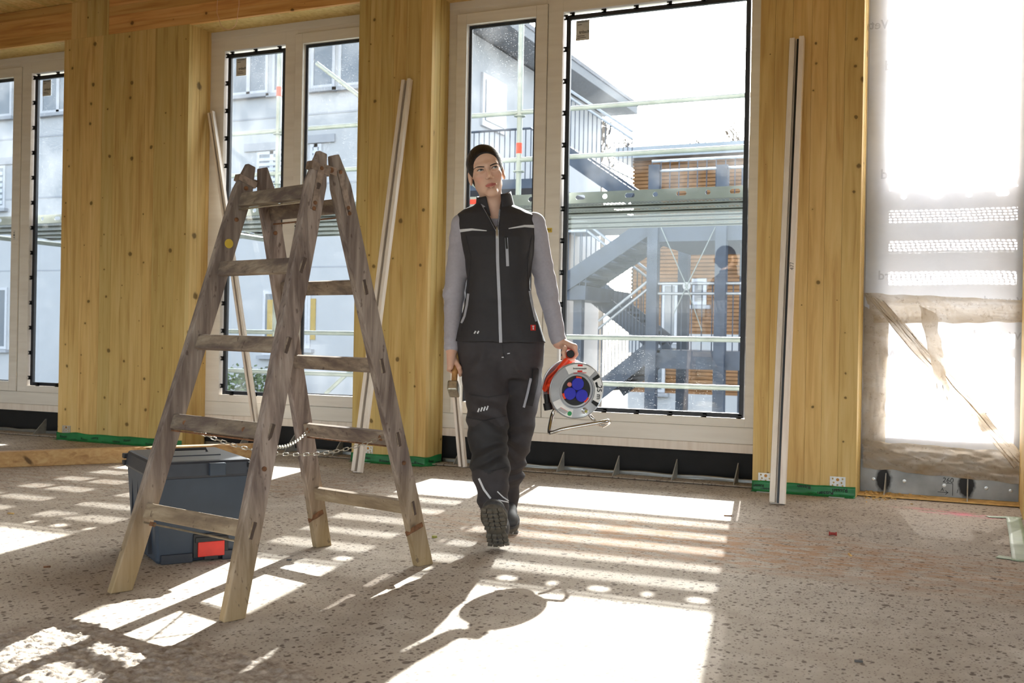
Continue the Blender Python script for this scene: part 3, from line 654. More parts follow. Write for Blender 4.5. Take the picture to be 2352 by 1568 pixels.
film('hanging_film', [(1984,672,0.225),(2030,690,0.21),(2352,1050,0.19),(2330,1075,0.19)], 20, 60, 0.02, 5, 'sheet_tan', 'long film fold slanting diagonally down across the plastic sheet')
film('hanging_film', [(1984,1010,0.27),(2352,1040,0.22),(2352,1112,0.21),(1982,1073,0.24)], 80, 18, 0.035, 11, 'sheet_tan', 'crumpled dusty film bunched along the bottom of the plastic sheet')
film('hanging_film', [(1984,700,0.272),(2042,740,0.265),(2032,1020,0.265),(1980,1020,0.27)], 14, 50, 0.01, 17, 'sheet_tan', 'dusty film strip hanging down beside the timber pier')
film('hanging_film', [(2110,700,0.18),(2150,720,0.18),(2185,930,0.15),(2160,930,0.15)], 8, 40, 0.012, 23, 'sheet_tan', 'narrow torn film strip dangling from the tan band')
film('hanging_film', [(2245,950,0.24),(2285,940,0.24),(2290,985,0.225),(2250,992,0.22)], 14, 14, 0.03, 29, 'sheet_tan', 'small crumpled film scrap stuck on the plastic sheet')
# sawdust and chips lying along the foot of the sheet
sd = MB(); rr = random.Random(4)
for i in range(420):
    p = fl(1985+abs(rr.gauss(0, 70)), 1128+rr.gauss(4, 8)); s = rr.uniform(0.003, 0.009); a = rr.uniform(0, 6.3); t = rr.uniform(0.1, 0.6)
    z0 = 0.010 if p.y > 0.09 else 0.0
    if p.y > 0.255 or p.x < -0.6: continue
    sd.obox((p.x, p.y, z0+s*0.35), (math.cos(a), math.sin(a), 0.2), (-math.sin(a), math.cos(a), t), (0,-t,1), s, s*0.6, s*0.25)
tag(sd.build('sawdust', 'chip_wood'), 'pale wood shavings scattered along the foot of the plastic sheet', 'sawdust', kind='stuff')
# ================================================================= OUTSIDE
GZ = -4.0
yd = MB().box(-60, 60, 0.5, 90, GZ-0.3, GZ).build('ground', 'yard', kind='structure')
# ---------------------------------------------------------------- scaffold
scf = empty('scaffold', (-2.5, 2.05, GZ), 'galvanised steel scaffold with perforated decks standing outside the windows', 'scaffold')
DY0, PW, NP = 0.46, 0.318, 5
DZ = wl(1500, 459, DY0).z
YO = DY0+PW*NP+0.02
XS = [wl(1190, 300, YO).x]; XS = [XS[0]-5.14, XS[0]-2.57, XS[0], XS[0]+2.57, XS[0]+5.14]
XS[1] = wl(635, 300, YO).x
for x in XS:
    b = MB(); b.tube([(x, YO+0.03, GZ), (x, YO+0.03, 5.5)], 0.0242, 12); s_ = b.build('standard', 'scaff_steel', scf)
    for z in (DZ-0.05, 2.05+DZ-1.83, DZ+0.52, DZ+1.0, 0.9, 0.53):
        MB().lathe((x, YO+0.03, z-0.004), (0,0,1), [(0,0.05),(0.009,0.05)], 16).build('rosette', 'scaff_steel', s_)
    if x in (XS[1], XS[2]):
        MB().lathe((x, YO+0.03, wl(635 if x == XS[1] else 1190, 208 if x == XS[1] else 338, YO).z-0.05), (0,0,1), [(0,0.0265),(0.09,0.0265)], 14).build('marking_band', 'scaff_red', s_)
    b = MB(); b.tube([(x, YO+0.03, DZ-0.03), (x, 0.5, DZ-0.03)], 0.0242, 10); b.build('transom', 'scaff_steel', scf)
for z in (wl(1500,233,YO).z, wl(1500,348,YO).z, wl(1500,777,YO).z, wl(1500,885,YO).z):
    for a, c in zip(XS[:-1], XS[1:]):
        b = MB(); b.tube([(a, YO+0.03, z), (c, YO+0.03, z)], 0.0212, 10); b.build('guard_rail', 'scaff_steel', scf)
b = MB(); b.tube([(wl(715,140,YO).x, YO+0.09, wl(715,140,YO).z), (wl(715,140,YO).x+2.0, YO+0.09, wl(715,140,YO).z-1.45)], 0.021, 10); b.build('diagonal_brace', 'scaff_steel', scf)
b = MB(); b.tube([(wl(735,905,YO).x, YO+0.09, wl(735,905,YO).z), (wl(825,830,YO).x+0.8, YO+0.09, wl(825,830,YO).z+0.7)], 0.021, 10); b.build('diagonal_brace', 'scaff_steel', scf)
def perf_strip(b, x0, x1, y0, y1, z, pitch, rows, hole):
    n = max(1, int((x1-x0)/pitch)); dx = (x1-x0)/n; dy = (y1-y0)/rows; base = len(b.v); seg = 6
    for r in range(rows):
        sh_ = 0.5*dx if r % 2 else 0.0
        for i in range(n):
            cx = x0+(i+0.5)*dx; cy = y0+(r+0.5)*dy; o = len(b.v)
            b.v += [(cx-dx/2,cy-dy/2,z),(cx+dx/2,cy-dy/2,z),(cx+dx/2,cy+dy/2,z),(cx-dx/2,cy+dy/2,z)]
            for k in range(8):
                a = math.pi*(k+0.5)/4-math.pi; b.v.append((cx+hole*1.25*math.cos(a)+(sh_-0.25*dx)*0.35, cy+hole*math.sin(a), z))
            q = o+4
            b.f += [(o,o+1,q+2,q+1),(o+1,q+3,q+2),(o+1,o+2,q+4,q+3),(o+2,q+5,q+4),(o+2,o+3,q+6,q+5),(o+3,q+7,q+6),(o+3,o,q,q+7),(o,q+1,q)]
for k in range(NP):
    for a, c in zip(XS[:-1], XS[1:]):
        y0 = DY0+k*PW; y1 = y0+PW-0.006; L0, L1 = a+0.03, c-0.03; b = MB()
        b.box(L0, L1, y0, y0+0.003, DZ, DZ+0.022); b.box(L0, L1, y1-0.003, y1, DZ, DZ+0.022); T = DZ+0.010
        b.box(L0, L1, y0, y0+0.085, T-0.001, T+0.001); b.box(L0, L1, y1-0.085, y1, T-0.001, T+0.001); b.box(L0, L0+0.12, y0, y1, T-0.001, T+0.001); b.box(L1-0.12, L1, y0, y1, T-0.001, T+0.001)
        perf_strip(b, L0+0.12, L1-0.12, y0+0.085, y1-0.085, T, 0.027, 5, 0.0080)
        dk = b.build('deck_plank', 'deck_steel', scf, smooth=False, fix=False)
        MB().box(L0, L1, y0, y0+0.040, DZ-0.003, DZ).box(L0, L1, y1-0.030, y1, DZ-0.003, DZ).build('rib', 'scaff_side', dk)
        if k == 0:
            sd_ = MB().box(L0, L1, y0-0.004, y0, DZ-0.004, DZ+0.070).build('side_rail', 'scaff_side', dk)
            n = int((L1-L0-0.5)/0.175); ct = MB()
            for i in range(n):
                cx = L0+0.62+0.175*i; zc = DZ+0.036; rr_ = 0.016; hw = 0.018 if i % 2 else 0.001
                pl = [(cx+hw+rr_*math.cos(t), y0-0.02, zc+rr_*math.sin(t)) for t in np.linspace(-1.57, 1.57, 8)]+[(cx-hw+rr_*math.cos(t), y0-0.02, zc+rr_*math.sin(t)) for t in np.linspace(1.57, 4.71, 8)]
                ct.prism(pl, (0,0.04,0))
            k_ = ct.build('cutter', 'galv', dk); md = sd_.modifiers.new('slots', 'BOOLEAN'); md.operation = 'DIFFERENCE'; md.object = k_; md.solver = 'EXACT'
            dg_ = bpy.context.evaluated_depsgraph_get(); me = bpy.data.meshes.new_from_object(sd_.evaluated_get(dg_)); sd_.modifiers.clear(); sd_.data = me; bpy.data.objects.remove(k_)
            MB().box(L0+0.20, L0+0.30, y0-0.0047, y0-0.004, DZ+0.018, DZ+0.052).build('label_dark', 'gasket', dk)
            MB().box(L0+0.30, L0+0.52, y0-0.0047, y0-0.004, DZ+0.018, DZ+0.052).build('label_red', 'scaff_red', dk)
# ---------------------------------------------------------------- white building opposite
BY = 13.5
bx1 = wl(950, 300, BY).x; bez = wl(950,-27,BY).z; by2 = 25.8
bl = empty('white_building', (bx1-8, BY, GZ), 'white rendered building with louvred windows across the yard', 'building')
MB().box(bx1-22, bx1, BY, by2, GZ, bez-0.2).build('wall', 'plaster', bl)
# eaves along the side, receding
MB().box(bx1-22, bx1+1.0, BY-1.0, by2+0.6, bez-0.15, bez+0.1).build('roof', 'soffit', bl)
MB().box(bx1-22, bx1+1.02, BY-1.02, by2+0.62, bez+0.1, bez+0.22).build('fascia', 'stair_steel', bl)
def far_window(x0, x1, z0, z1, Y, parent, casement=2, mat='far_glass', depth=0.12, sill=True):
    f = MB(); ring(f, x0, x1, z0, z1, 0.07, Y-0.03, Y+0.05)
    for i in range(1, casement):
        xx = x0+(x1-x0)*i/casement; f.box(xx-0.05, xx+0.05, Y-0.03, Y+0.05, z0, z1)
    w = f.build('window', 'far_frame', parent); MB().box(x0+0.05, x1-0.05, Y-0.015, Y-0.004, z0+0.05, z1-0.05).build('pane', mat, w)
    if sill: MB().box(x0-0.1, x1+0.1, Y-0.12, Y, z0-0.09, z0-0.01).build('sill', 'plaster_dim', w)
    return w
def W(x, y): return wl(x, y, BY)
for (xa_, ya_, xb_, yb_, cs) in ((527,95,618,222,2), (626,90,668,215,1), (715,75,772,205,1), (778,68,840,200,1), (-60,150,30,275,2), (95,150,175,262,2)):
    p, q = W(xa_, yb_), W(xb_, ya_); far_window(p.x, q.x, p.z, q.z, BY, bl, cs)
for (xa_, ya_, xb_, yb_) in ((590,345,660,440), (712,330,740,420), (-40,380,14,480)):
    p, q = W(xa_, yb_), W(xb_, ya_); w_ = far_window(p.x, q.x, p.z, q.z, BY, bl, 2)
    MB().box(p.x-0.35, q.x+0.35, BY-0.05, BY, q.z+0.02, q.z+0.2).build('lintel_band', 'plaster_dim', w_)
    for i in range(6): MB().box(p.x+0.08, q.x-0.08, BY-0.04, BY-0.02, p.z+0.1+i*(q.z-p.z-0.2)/6, p.z+0.1+(i+0.6)*(q.z-p.z-0.2)/6).build('louvre', 'louver', w_)
for (xa_, ya_, xb_, yb_) in ((603,668,652,815), (-40,660,18,800), (700,665,715,800)):
    p, q = W(xa_, yb_), W(xb_, ya_); w_ = far_window(p.x, q.x, p.z, q.z, BY, bl, 1)
    MB().box(p.x+0.12, p.x+0.28, BY-0.02, BY-0.005, p.z+0.2, q.z-0.2).build('yellow_reflection', 'plank_reflection', w_)  # reflection of yellow planks painted as a strip over the pane
for yy in (272, 428): 
    z = W(600, yy).z; MB().box(bx1-22, bx1, BY-0.01, BY, z-0.02, z+0.02).build('facade_joint', 'plaster_dim', bl)
z = W(770, 612).z; MB().box(bx1-22, bx1, BY-0.006, BY, z-0.015, z+0.015).build('facade_joint', 'plaster_dim', bl)
# side wall openings and balcony
def SW(x, y):
    d = ray(x, y); t = (bx1-CAM[0])/d[0]; return Vector(CAM+d*t)
for (xa_, ya_, xb_, yb_) in ((1103,180,1160,300), (1100,330,1120,470)):
    p, q = SW(xa_, yb_), SW(xb_, ya_); wv = MB(); y0, y1 = sorted((p.y, q.y)); z0, z1 = SW((xa_+xb_)/2, yb_).z, SW((xa_+xb_)/2, ya_).z
    w_ = MB().box(bx1, bx1+0.06, y0, y1, z0, z1).build('window', 'far_frame', bl); MB().box(bx1+0.05, bx1+0.08, y0+0.15, y1-0.15, z0+0.15, z1-0.15).build('pane', 'far_glass', w_)
zb = wl(1150, 420, 15).z
for k in range(2):
    z0 = zb-0.2+k*0.0
bal = MB().box(bx1, bx1+2.6, BY+0.5, by2-2, zb-0.3, zb-0.1).build('balcony', 'stair_steel', bl)
b = MB(); b.tube([(bx1+2.5, BY+0.5, zb+0.95), (bx1+2.5, by2-2, zb+0.95)], 0.025, 6); b.tube([(bx1, BY+0.5, zb+0.95), (bx1+2.5, BY+0.5, zb+0.95)], 0.025, 6); b.build('balcony_rail', 'stair_steel', bal)
for i in range(22): b = MB(); b.tube([(bx1+0.12*i, BY+0.5, zb-0.1), (bx1+0.12*i, BY+0.5, zb+0.95)], 0.012, 5); b.build('baluster', 'stair_steel', bal)
# ---------------------------------------------------------------- timber-clad building behind the stair
CY = 17.0
p, q = wl(1447, 905, CY), wl(1447, 372, CY)
cx0, cx1 = p.x, p.x+14
cb = empty('timber_clad_building', (cx0+5, CY, GZ), 'building clad in brown horizontal timber slats behind the steel stair', 'building')
MB().box(cx0, cx1, CY, CY+8, GZ, q.z).build('wall', 'clad', cb)
MB().box(cx0-0.3, cx1+0.3, CY-0.5, CY+8.3, q.z, q.z+0.25).build('roof_edge', 'stair_light', cb)
sl_ = MB(); z = wl(1600, 740, CY).z-3.4; za = wl(1600,905,CY).z
bands = [(wl(1600,905,CY).z, wl(1600,820,CY).z), (wl(1600,760,CY).z, wl(1600,556,CY).z), (wl(1600,470,CY).z, q.z)]
for z0, z1 in bands:
    zz = z0
    while zz < z1: sl_.box(cx0-0.02, cx1, CY-0.05, CY-0.01, zz, zz+0.066); zz += 0.085
sl_.build('slat_cladding', 'clad', cb, kind='stuff')
for zc_, hh in ((wl(1600,540,CY).z, 0.35), (wl(1600,790,CY).z, 0.45), (wl(1600,905,CY).z-0.9, 1.8)):
    MB().box(cx0-0.04, cx1, CY-0.06, CY, zc_-hh/2, zc_+hh/2).build('floor_band', 'plaster', cb)
for (xa_, ya_, xb_, yb_) in ((1520,650,1560,790), (1590,640,1625,700), (1500,830,1530,900)):
    p, q = wl(xa_, yb_, CY), wl(xb_, ya_, CY); far_window(p.x, q.x, p.z, q.z, CY-0.07, cb, 1)
# low white wing left of the timber building, seen through the stair
wg = empty('white_wing', (wl(1380,600,25.9).x, 26, GZ), 'pale rendered wing seen between the stair flights', 'building')
MB().box(bx1+1.3, wl(1500,600,21).x, 26.5, 28.4, GZ, wl(1400,470,26.5).z).build('wall', 'plaster', wg)
p, q = wl(1308, 800, 26.4), wl(1330, 745, 26.4); far_window(p.x, q.x, p.z, q.z, 26.46, wg, 1)
# ---------------------------------------------------------------- steel switchback stair
TY = 9.2
def S(x, y, dy=0.0): return wl(x, y, TY+dy)
stt = empty('steel_stair', (S(1500,800).x, TY, GZ), 'grey steel switchback stair tower with railings and cross cables', 'stair')
for px, dy, w in ((1499,0,0.16), (1655,0,0.16), (1570,2.6,0.18), (1330,0.2,0.14), (1712,0.6,0.16)):
    x = S(px, 700, dy).x; MB().box(x-w/2, x+w/2, TY+dy-w/2, TY+dy+w/2, GZ, S(px, 380 if px not in (1330,) else 655, dy).z if px != 1570 else S(px,525,dy).z).build('post', 'stair_steel', stt)
def flight(a, c, dy0, dy1, rail_mat='stair_light', rails=True, steps=9, hh=0.26):
    A, C2 = S(*a, dy0), S(*c, dy0); D = Vector((0, dy1-dy0, 0))
    for k, off in enumerate((Vector((0,0,0)), D)):
        MB().bar(A+off, C2+off, 0.05, hh, side=(0,1,0)).build('stringer', 'stair_steel', stt)
    for i in range(steps):
        p = A.lerp(C2, (i+0.5)/steps); s_ = 0.16
        MB().box(p.x-s_, p.x+s_, p.y, p.y+D.y, p.z-0.02, p.z+0.02).build('tread', 'stair_steel', stt)
    if rails:
        up = Vector((0,0,1.0)); off = Vector((0,0,0))
        for h in (1.0, 0.88):
            b = MB(); b.tube([A+Vector((0,0,h+0.1)), C2+Vector((0,0,h+0.1))], 0.022, 6); b.build('handrail', rail_mat, stt)
        n = 16
        for i in range(n+1):
            p = A.lerp(C2, i/n); b = MB(); b.tube([p+Vector((0,0,0.12)), p+Vector((0,0,0.98))], 0.009, 5); b.build('baluster', 'stair_steel', stt)
flight((1290,655), (1495,515), 0.0, 1.1, rails=False)
flight((1335,655), (1505,790), 1.3, 2.3, steps=10)
flight((1372,900), (1500,800), 0.0, 1.1, steps=8)
flight((1290,345), (1450,455), 1.3, 2.3, rail_mat='stair_light', steps=8)
def landing(px0, px1, py, dy0, dy1, th=0.28):
    a, c = S(px0, py), S(px1, py); z = S(1500, py).z
    MB().box(a.x, c.x, TY+dy0, TY+dy1, z-th, z).build('landing', 'stair_steel', stt)
    for h in (1.0, 0.85):
        b = MB(); b.tube([(a.x, TY+dy0, z+h), (c.x, TY+dy0, z+h)], 0.022, 6); b.build('handrail', 'stair_light', stt)
    n = max(4, int((c.x-a.x)/0.14))
    for i in range(n+1):
        b = MB(); x = a.x+(c.x-a.x)*i/n; b.tube([(x, TY+dy0, z), (x, TY+dy0, z+0.98)], 0.009, 5); b.build('baluster', 'stair_steel', stt)
landing(1495, 1730, 803, 0.0, 2.4); landing(1495, 1730, 522, 0.0, 2.4, 0.22); landing(1290, 1345, 655, 0.0, 2.4, 0.22)
hub = S(1577, 657, -0.05); MB().lathe(hub+Vector((0,0.03,0)), (0,-1,0), [(0,0.06),(0.03,0.06),(0.03,0.025),(0.02,0.02)], 24).build('cable_hub', 'stair_light', stt)
for (x, y) in ((1518,522), (1643,522), (1548,720), (1612,760)):
    b = MB(); b.tube([S(x, y, -0.04), hub], 0.008, 5); b.build('cable', 'scaff_steel', stt)
# ---------------------------------------------------------------- bare trees behind
def tree(px, py, Y, h, seed, label):
    r = random.Random(seed); base = wl(px, 785, Y); top = wl(px, py, Y)
    t = empty('bare_tree', (base.x, Y, GZ), label, 'tree', 'bare winter trees behind the roofs')
    b = MB(); b.tube([(base.x, Y, GZ), (base.x+0.1, Y, top.z-h)], [0.16, 0.10], 7); b.build('trunk', 'bark', t)
    br = MB()
    def grow(p, d, L, rad, lev):
        q = p+d*L; br.tube([p, p.lerp(q, 0.5)+Vector((r.uniform(-1,1),r.uniform(-1,1),0))*L*0.06, q], [rad, rad*0.8, rad*0.6], 4, cap=False)
        if lev <= 0: return
        for _ in range(r.choice((2,3,3))):
            nd = (d+Vector((r.uniform(-0.8,0.8), r.uniform(-0.8,0.8), r.uniform(-0.15,0.7)))).normalized(); grow(q, nd, L*r.uniform(0.6,0.85), rad*0.68, lev-1)
    for k in range(3): grow(Vector((base.x+0.1, Y, top.z-h)), Vector((r.uniform(-0.5,0.5), r.uniform(-0.3,0.3), 1)).normalized(), h*0.33, 0.075, 5)
    br.build('branches', 'bark', t, kind='stuff')
tree(1375, 272, 31, 3.6, 3, 'spreading bare tree behind the stair railings')
tree(1590, 325, 33, 2.6, 8, 'thin bare tree behind the timber building roof')
tree(1695, 285, 36, 3.6, 12, 'tall bare tree behind the timber building beside the window jamb')
tree(1520, 340, 39, 2.2, 15, 'low bare tree behind the near end of the timber building roof')
def bush(px, py, Y):
    c = wl(px, py, Y); r = random.Random(2); b = MB()
    for i in range(500):
        p = c+Vector((r.gauss(0,0.35), r.gauss(0,0.2), r.gauss(0,0.16))); n = Vector((r.gauss(0,1),r.gauss(0,1),r.gauss(0,1))).normalized(); b.obox(p, n, n.orthogonal(), n.cross(n.orthogonal()), 0.035, 0.022, 0.002)
    r_ = b.build('shrub', 'grass'); tag(r_, 'low green shrub on the slope below the white building', 'shrub')
bush(572, 880, 12.0)
bank = MB().box(-30, bx1+6, 11.2, BY-1.05, GZ, wl(570,905,12.0).z-0.25).build('planting_bank', 'yard'); tag(bank, 'grey raised bank along the foot of the white building', 'ground bank')
# ================================================================= LADDER
F1, F2, F3, F4 = fl(275,1358), fl(533,1423), fl(740,1254), fl(972,1297)
T13 = Vector((-2.463,-3.07,1.49)); T24 = Vector((-2.033,-3.245,1.485))
ld = empty('wooden_stepladder', ((F1+F2+F3+F4)/4), 'weathered grey-brown wooden double stepladder with a safety chain', 'ladder')
rung_dir = (T24-T13).normalized()
cdir = Vector((FW[0], FW[1], 0)).normalized()
sepA = Vector(((F1-F3).x, (F1-F3).y, 0)).normalized()*0.033
SR = []
def stringer(foot, top, seed):
    d = (top-foot).normalized(); depth = (d.cross(rung_dir)).normalized(); b = MB()
    n = 14; L = (top-foot).length; W_, T_ = 0.072, 0.034
    for i in range(n+1):
        t = i/n; p = foot+d*L*t; w = W_; th = T_
        if t > 0.97: w *= 0.8
        if i == n: w = W_*0.45; th = T_*0.8
        wob = rung_dir*0.0025*noise.noise((t*4, seed, 0))
        for (a, c) in ((-1,-1),(1,-1),(1,1),(-1,1)):
            q = p+wob+depth*a*w/2+rung_dir*c*th/2
            if i == 0: q = q+d*(-(q.z)/d.z)
            b.v.append(tuple(q))
    for i in range(n):
        for k in range(4): b.f.append((i*4+k, i*4+(k+1) % 4, (i+1)*4+(k+1) % 4, (i+1)*4+k))
    b.f += [(3,2,1,0), tuple(n*4+k for k in range(4))]
    o = b.build('stringer', 'old_wood', ld, bevel=0.004); SR.append(o); return d, depth, L
T1 = T13+sepA*0.9; T3 = T13-sepA*0.9; T2 = T24+sepA*0.9; T4 = T24-sepA*0.9
st1 = stringer(F1, T1, 1); st2 = stringer(F2, T2, 2); st3 = stringer(F3, T3, 3); st4 = stringer(F4, T4, 4)
def onst(f, t, s): return f.lerp(t, s)
RA = (0.175, 0.375, 0.56, 0.737, 0.909); RB = (0.153, 0.33, 0.512, 0.70, 0.888)
rungs = {}
for nm, Fa, Ta, Fb, Tb, ts in (('A', F1, T1, F2, T2, RA), ('B', F3, T3, F4, T4, RB)):
    for i, t in enumerate(ts):
        a, b_ = onst(Fa, Ta, t), onst(Fb, Tb, t); along = (b_-a).normalized(); up = (Ta-Fa).normalized()
        up = (up-along*up.dot(along)).normalized(); th = along.cross(up)
        o = MB().obox((a+b_)/2, along, th, up, (b_-a).length/2+0.0185, 0.011, 0.026).build('rung', 'old_rung', ld, bevel=0.003); rungs[nm+str(i)] = (a, b_, up, th)
        # mortise ends showing on the outer faces
        for e, sg in ((b_, 1),): MB().obox(e+along*0.0185*sg, along, th, up, 0.0010, 0.0055, 0.027).build('mortise_end', 'mortise', ld)
def rodp(k, off, mat, ins=0.0):
    a, b_, up, th = rungs[k]; d = (b_-a).normalized(); b = MB(); b.tube([a-up*off-d*0.01, b_-up*off+d*0.01], 0.0032, 8); b.build('tie_rod', mat, ld)
rodp('A0', 0.040, 'rod_steel'); rodp('A4', 0.036, 'rod_steel'); rodp('B4', 0.040, 'rust'); rodp('A1', 0.032, 'rust'); rodp('B1', 0.033, 'rust')
for k, s in (('A0', 0.12), ('A0', 0.93)):
    a, b_, up, th = rungs[k]; p = a.lerp(b_, s)-up*0.040; MB().obox(p, (b_-a), th, up, 0.008, 0.007, 0.007).build('rod_nut', 'rust', ld)
# hinge straps on the heads
for (Fa, Ta, st_) in ((F2, T2, st2), (F4, T4, st4)):
    d = st_[0]; outer = rung_dir*0.0185; b = MB()
    MB().bar(Ta-d*0.055+outer, Ta-d*0.21+outer, 0.024, 0.003, side=st_[1]).build('hinge_strap', 'worn_metal', ld)
    for s in (0.06, 0.185, 0.205): MB().lathe(Ta-d*s+outer, rung_dir, [(0,0.007),(0.004,0.007),(0.006,0.003)], 10).build('bolt', 'rust', ld)
for Ta, Tb, sg in ((T2, T4, 1), (T1, T3, -1)):
    MB().bar(Ta-Vector((0,0,0.055))+rung_dir*0.021*sg, Tb-Vector((0,0,0.06))+rung_dir*0.021*sg, 0.026, 0.004, side=(0,0,1)).build('hinge_plate', 'worn_metal', ld)
    m = (Ta+Tb)/2-Vector((0,0,0.058)); MB().lathe(m+rung_dir*0.023*sg, rung_dir*sg, [(0,0.009),(0.005,0.009),(0.007,0.004)], 12).build('hinge_pin', 'rust', ld)
MB().obox(T2-st2[0]*0.06+st2[1]*-0.0, rung_dir, st2[1], st2[0], 0.0185, 0.0375, 0.014).build('head_clasp', 'worn_metal', ld)
MB().obox(T1-st1[0]*0.065, rung_dir, st1[1], st1[0], 0.0185, 0.0375, 0.012).build('head_clasp', 'worn_metal', ld)
for (Fa, Ta, s) in ((F1, T1, 0.86), (F3, T3, 0.93), (F1, T1, 0.94), (F3, T3, 0.84), (F2, T2, 0.30), (F4, T4, 0.27)):
    MB().lathe(Fa.lerp(Ta, s)+rung_dir*0.0175, rung_dir, [(0,0.008),(0.004,0.008),(0.006,0.004)], 10).build('bolt', 'rust', ld)
q = F1.lerp(T1, 0.80)+rung_dir*0.0175; MB().lathe(q, rung_dir, [(0,0.017),(0.001,0.017)], 20).build('round_label', 'yellow_tag', ld)
for (Fa, Ta, s) in ((F3, T3, 0.09), (F4, T4, 0.10)):
    p = Fa.lerp(Ta, s)-cdir*0.034; MB().obox(p, (rung_dir+Vector((0,0,0.55))), st3[1], (Vector((0,0,1))-rung_dir*0.55), 0.042, 0.011, 0.009).build('foot_hook', 'rust', ld)
# chains between the two sides
lk = MB(); pts = []
for k in range(14):
    a = 2*math.pi*k/14; pts.append((0.0052*math.cos(a), 0, 0.0052*math.sin(a)+(0.006 if math.sin(a) > 0 else -0.006)))
lk.tube(pts, 0.0016, 6, closed=True)
first = None
def chain(A, B_, sag):
    global first
    n = 40; P = [A.lerp(B_, i/n)-Vector((0,0,4*sag*(i/n)*(1-i/n))) for i in range(n+1)]
    L = sum((b-a).length for a, b in zip(P[:-1], P[1:])); m = int(L/0.0185)
    cum = [0]
    for a, b in zip(P[:-1], P[1:]): cum.append(cum[-1]+(b-a).length)
    for j in range(m):
        s = (j+0.5)/m*L; i = max(k for k in range(n) if cum[k] <= s); t = (s-cum[i])/(cum[i+1]-cum[i]); p = P[i].lerp(P[i+1], t); d = (P[i+1]-P[i]).normalized()
        if first is None: o = lk.build('chain_link', 'chain_metal', None); first = o; o.parent = ld
        else: o = first.copy(); COL.objects.link(o); o.parent = ld
        o.location = p-ld.location; qv = d.to_track_quat('Z', 'Y'); o.rotation_euler = (qv @ __import__('mathutils').Quaternion((0,0,1), math.pi/2*(j % 2)+0.3)).to_euler()
a1, b1, up1, th1 = rungs['B1']; a2, b2, up2, th2 = rungs['A1']
eyes = [a1.lerp(b1, 0.07)-th1*0.0, a1.lerp(b1, 0.86)]
for e in eyes:
    MB().lathe(e-cdir*0.011, -cdir, [(0,0.012),(0.003,0.012),(0.004,0.007)], 14).build('eye_bolt', 'rust', ld)
for s in (0.16, 0.78):
    MB().lathe(a2.lerp(b2, s)-cdir*0.0105, -cdir, [(0,0.009),(0.003,0.009)], 12).build('bolt', 'rust', ld)
chain(eyes[1]-cdir*0.02, a2.lerp(b2, 0.20)+cdir*0.015-Vector((0,0,0.02)), 0.075)
chain(eyes[0]-cdir*0.02, a2.lerp(b2, 0.85)+cdir*0.015-Vector((0,0,0.02)), 0.05)
# ================================================================= TOOL BOX
an = math.radians(55); U_ = Vector((math.cos(an), math.sin(an), 0)); V_ = Vector((-math.sin(an), math.cos(an), 0)); P0 = fl(359,1297)
BW, BD, BH = 0.325, 0.43, 0.345
tb = empty('tool_box', P0+U_*BW/2+V_*BD/2, 'dark blue-grey plastic stackable tool box with red latch behind the ladder', 'tool box')
cB = P0+U_*BW/2+V_*BD/2
def taper_box(z0, z1, g0, g1, name, mat, bev, parent=tb):
    b = MB(); vs = []
    for z, g in ((z0, g0), (z1, g1)):
        for a, c in ((-1,-1),(1,-1),(1,1),(-1,1)): vs.append(cB+U_*a*(BW/2+g)+V_*c*(BD/2+g)+Vector((0,0,z)))
    b.add(vs, [(0,3,2,1),(4,5,6,7),(0,1,5,4),(1,2,6,5),(2,3,7,6),(3,0,4,7)]); return b.build(name, mat, parent, bevel=bev)
body = taper_box(0.0, BH, 0.0, 0.022, 'body', 'box_blue', 0.012)
lid = taper_box(BH-0.028, BH+0.040, 0.030, 0.020, 'lid', 'box_dark', 0.012)
def fx(u, z, out=0.0): # point on front face, u across, z up
    g = 0.022*z/BH; return cB+U_*(u*BW/2)-V_*(BD/2+g+out)+Vector((0,0,z))
def fbox(u, z, hu, hz, d, name, mat, parent=tb, bev=0.002, out=0.0): return MB().obox(fx(u, z, out), U_, V_, (0,0,1), hu, d, hz).build(name, mat, parent, bevel=bev)
fbox(0.30, BH+0.006, 0.030, 0.024, 0.012, 'lid_clasp', 'box_blue', lid, out=0.012)
for sg in (-1, 1): # corner rollers of the lid
    for q in (-1, 1):
        p = cB+U_*sg*(BW/2+0.022)+V_*q*(BD/2+0.022)+Vector((0,0,BH+0.005))
        for dz in (-0.016, 0.012): MB().obox(p+Vector((0,0,dz)), U_, V_, (0,0,1), 0.016, 0.016, 0.010).build('corner_lug', 'box_black', lid, bevel=0.004)
b = MB(); c0 = cB+Vector((0,0,BH+0.04)); b.tube([c0-U_*0.09+V_*0.05, c0-U_*0.085+V_*0.05+Vector((0,0,0.014)), c0+U_*0.085+V_*0.05+Vector((0,0,0.014)), c0+U_*0.09+V_*0.05], 0.006, 8); b.build('handle', 'box_black', lid)
MB().obox(c0+V_*-0.03+Vector((0,0,0.001)), U_, V_, (0,0,1), 0.11, 0.05, 0.003).build('lid_recess', 'box_dark', lid, bevel=0.002)
MB().obox(c0-U_*0.10+V_*0.06+Vector((0,0,0.001)), U_, V_, (0,0,1), 0.02, 0.03, 0.003).build('lid_mark', 'box_red', lid)
lt = fbox(0.22, 0.060, 0.066, 0.045, 0.008, 'latch_plate', 'box_black', out=0.004)
fbox(0.22, 0.047, 0.050, 0.028, 0.008, 'latch', 'box_red', lt, out=0.012); fbox(0.22, 0.014, 0.026, 0.008, 0.008, 'latch_tab', 'box_black', lt, out=0.014)
fbox(0.22, 0.083, 0.060, 0.010, 0.004, 'grip_slot', 'box_black', lt, out=0.012)
for u, w in ((-0.56, 0.058), (0.80, 0.050)): fbox(u, 0.018, w, 0.017, 0.010, 'base_rib', 'box_dark', body, out=0.006)
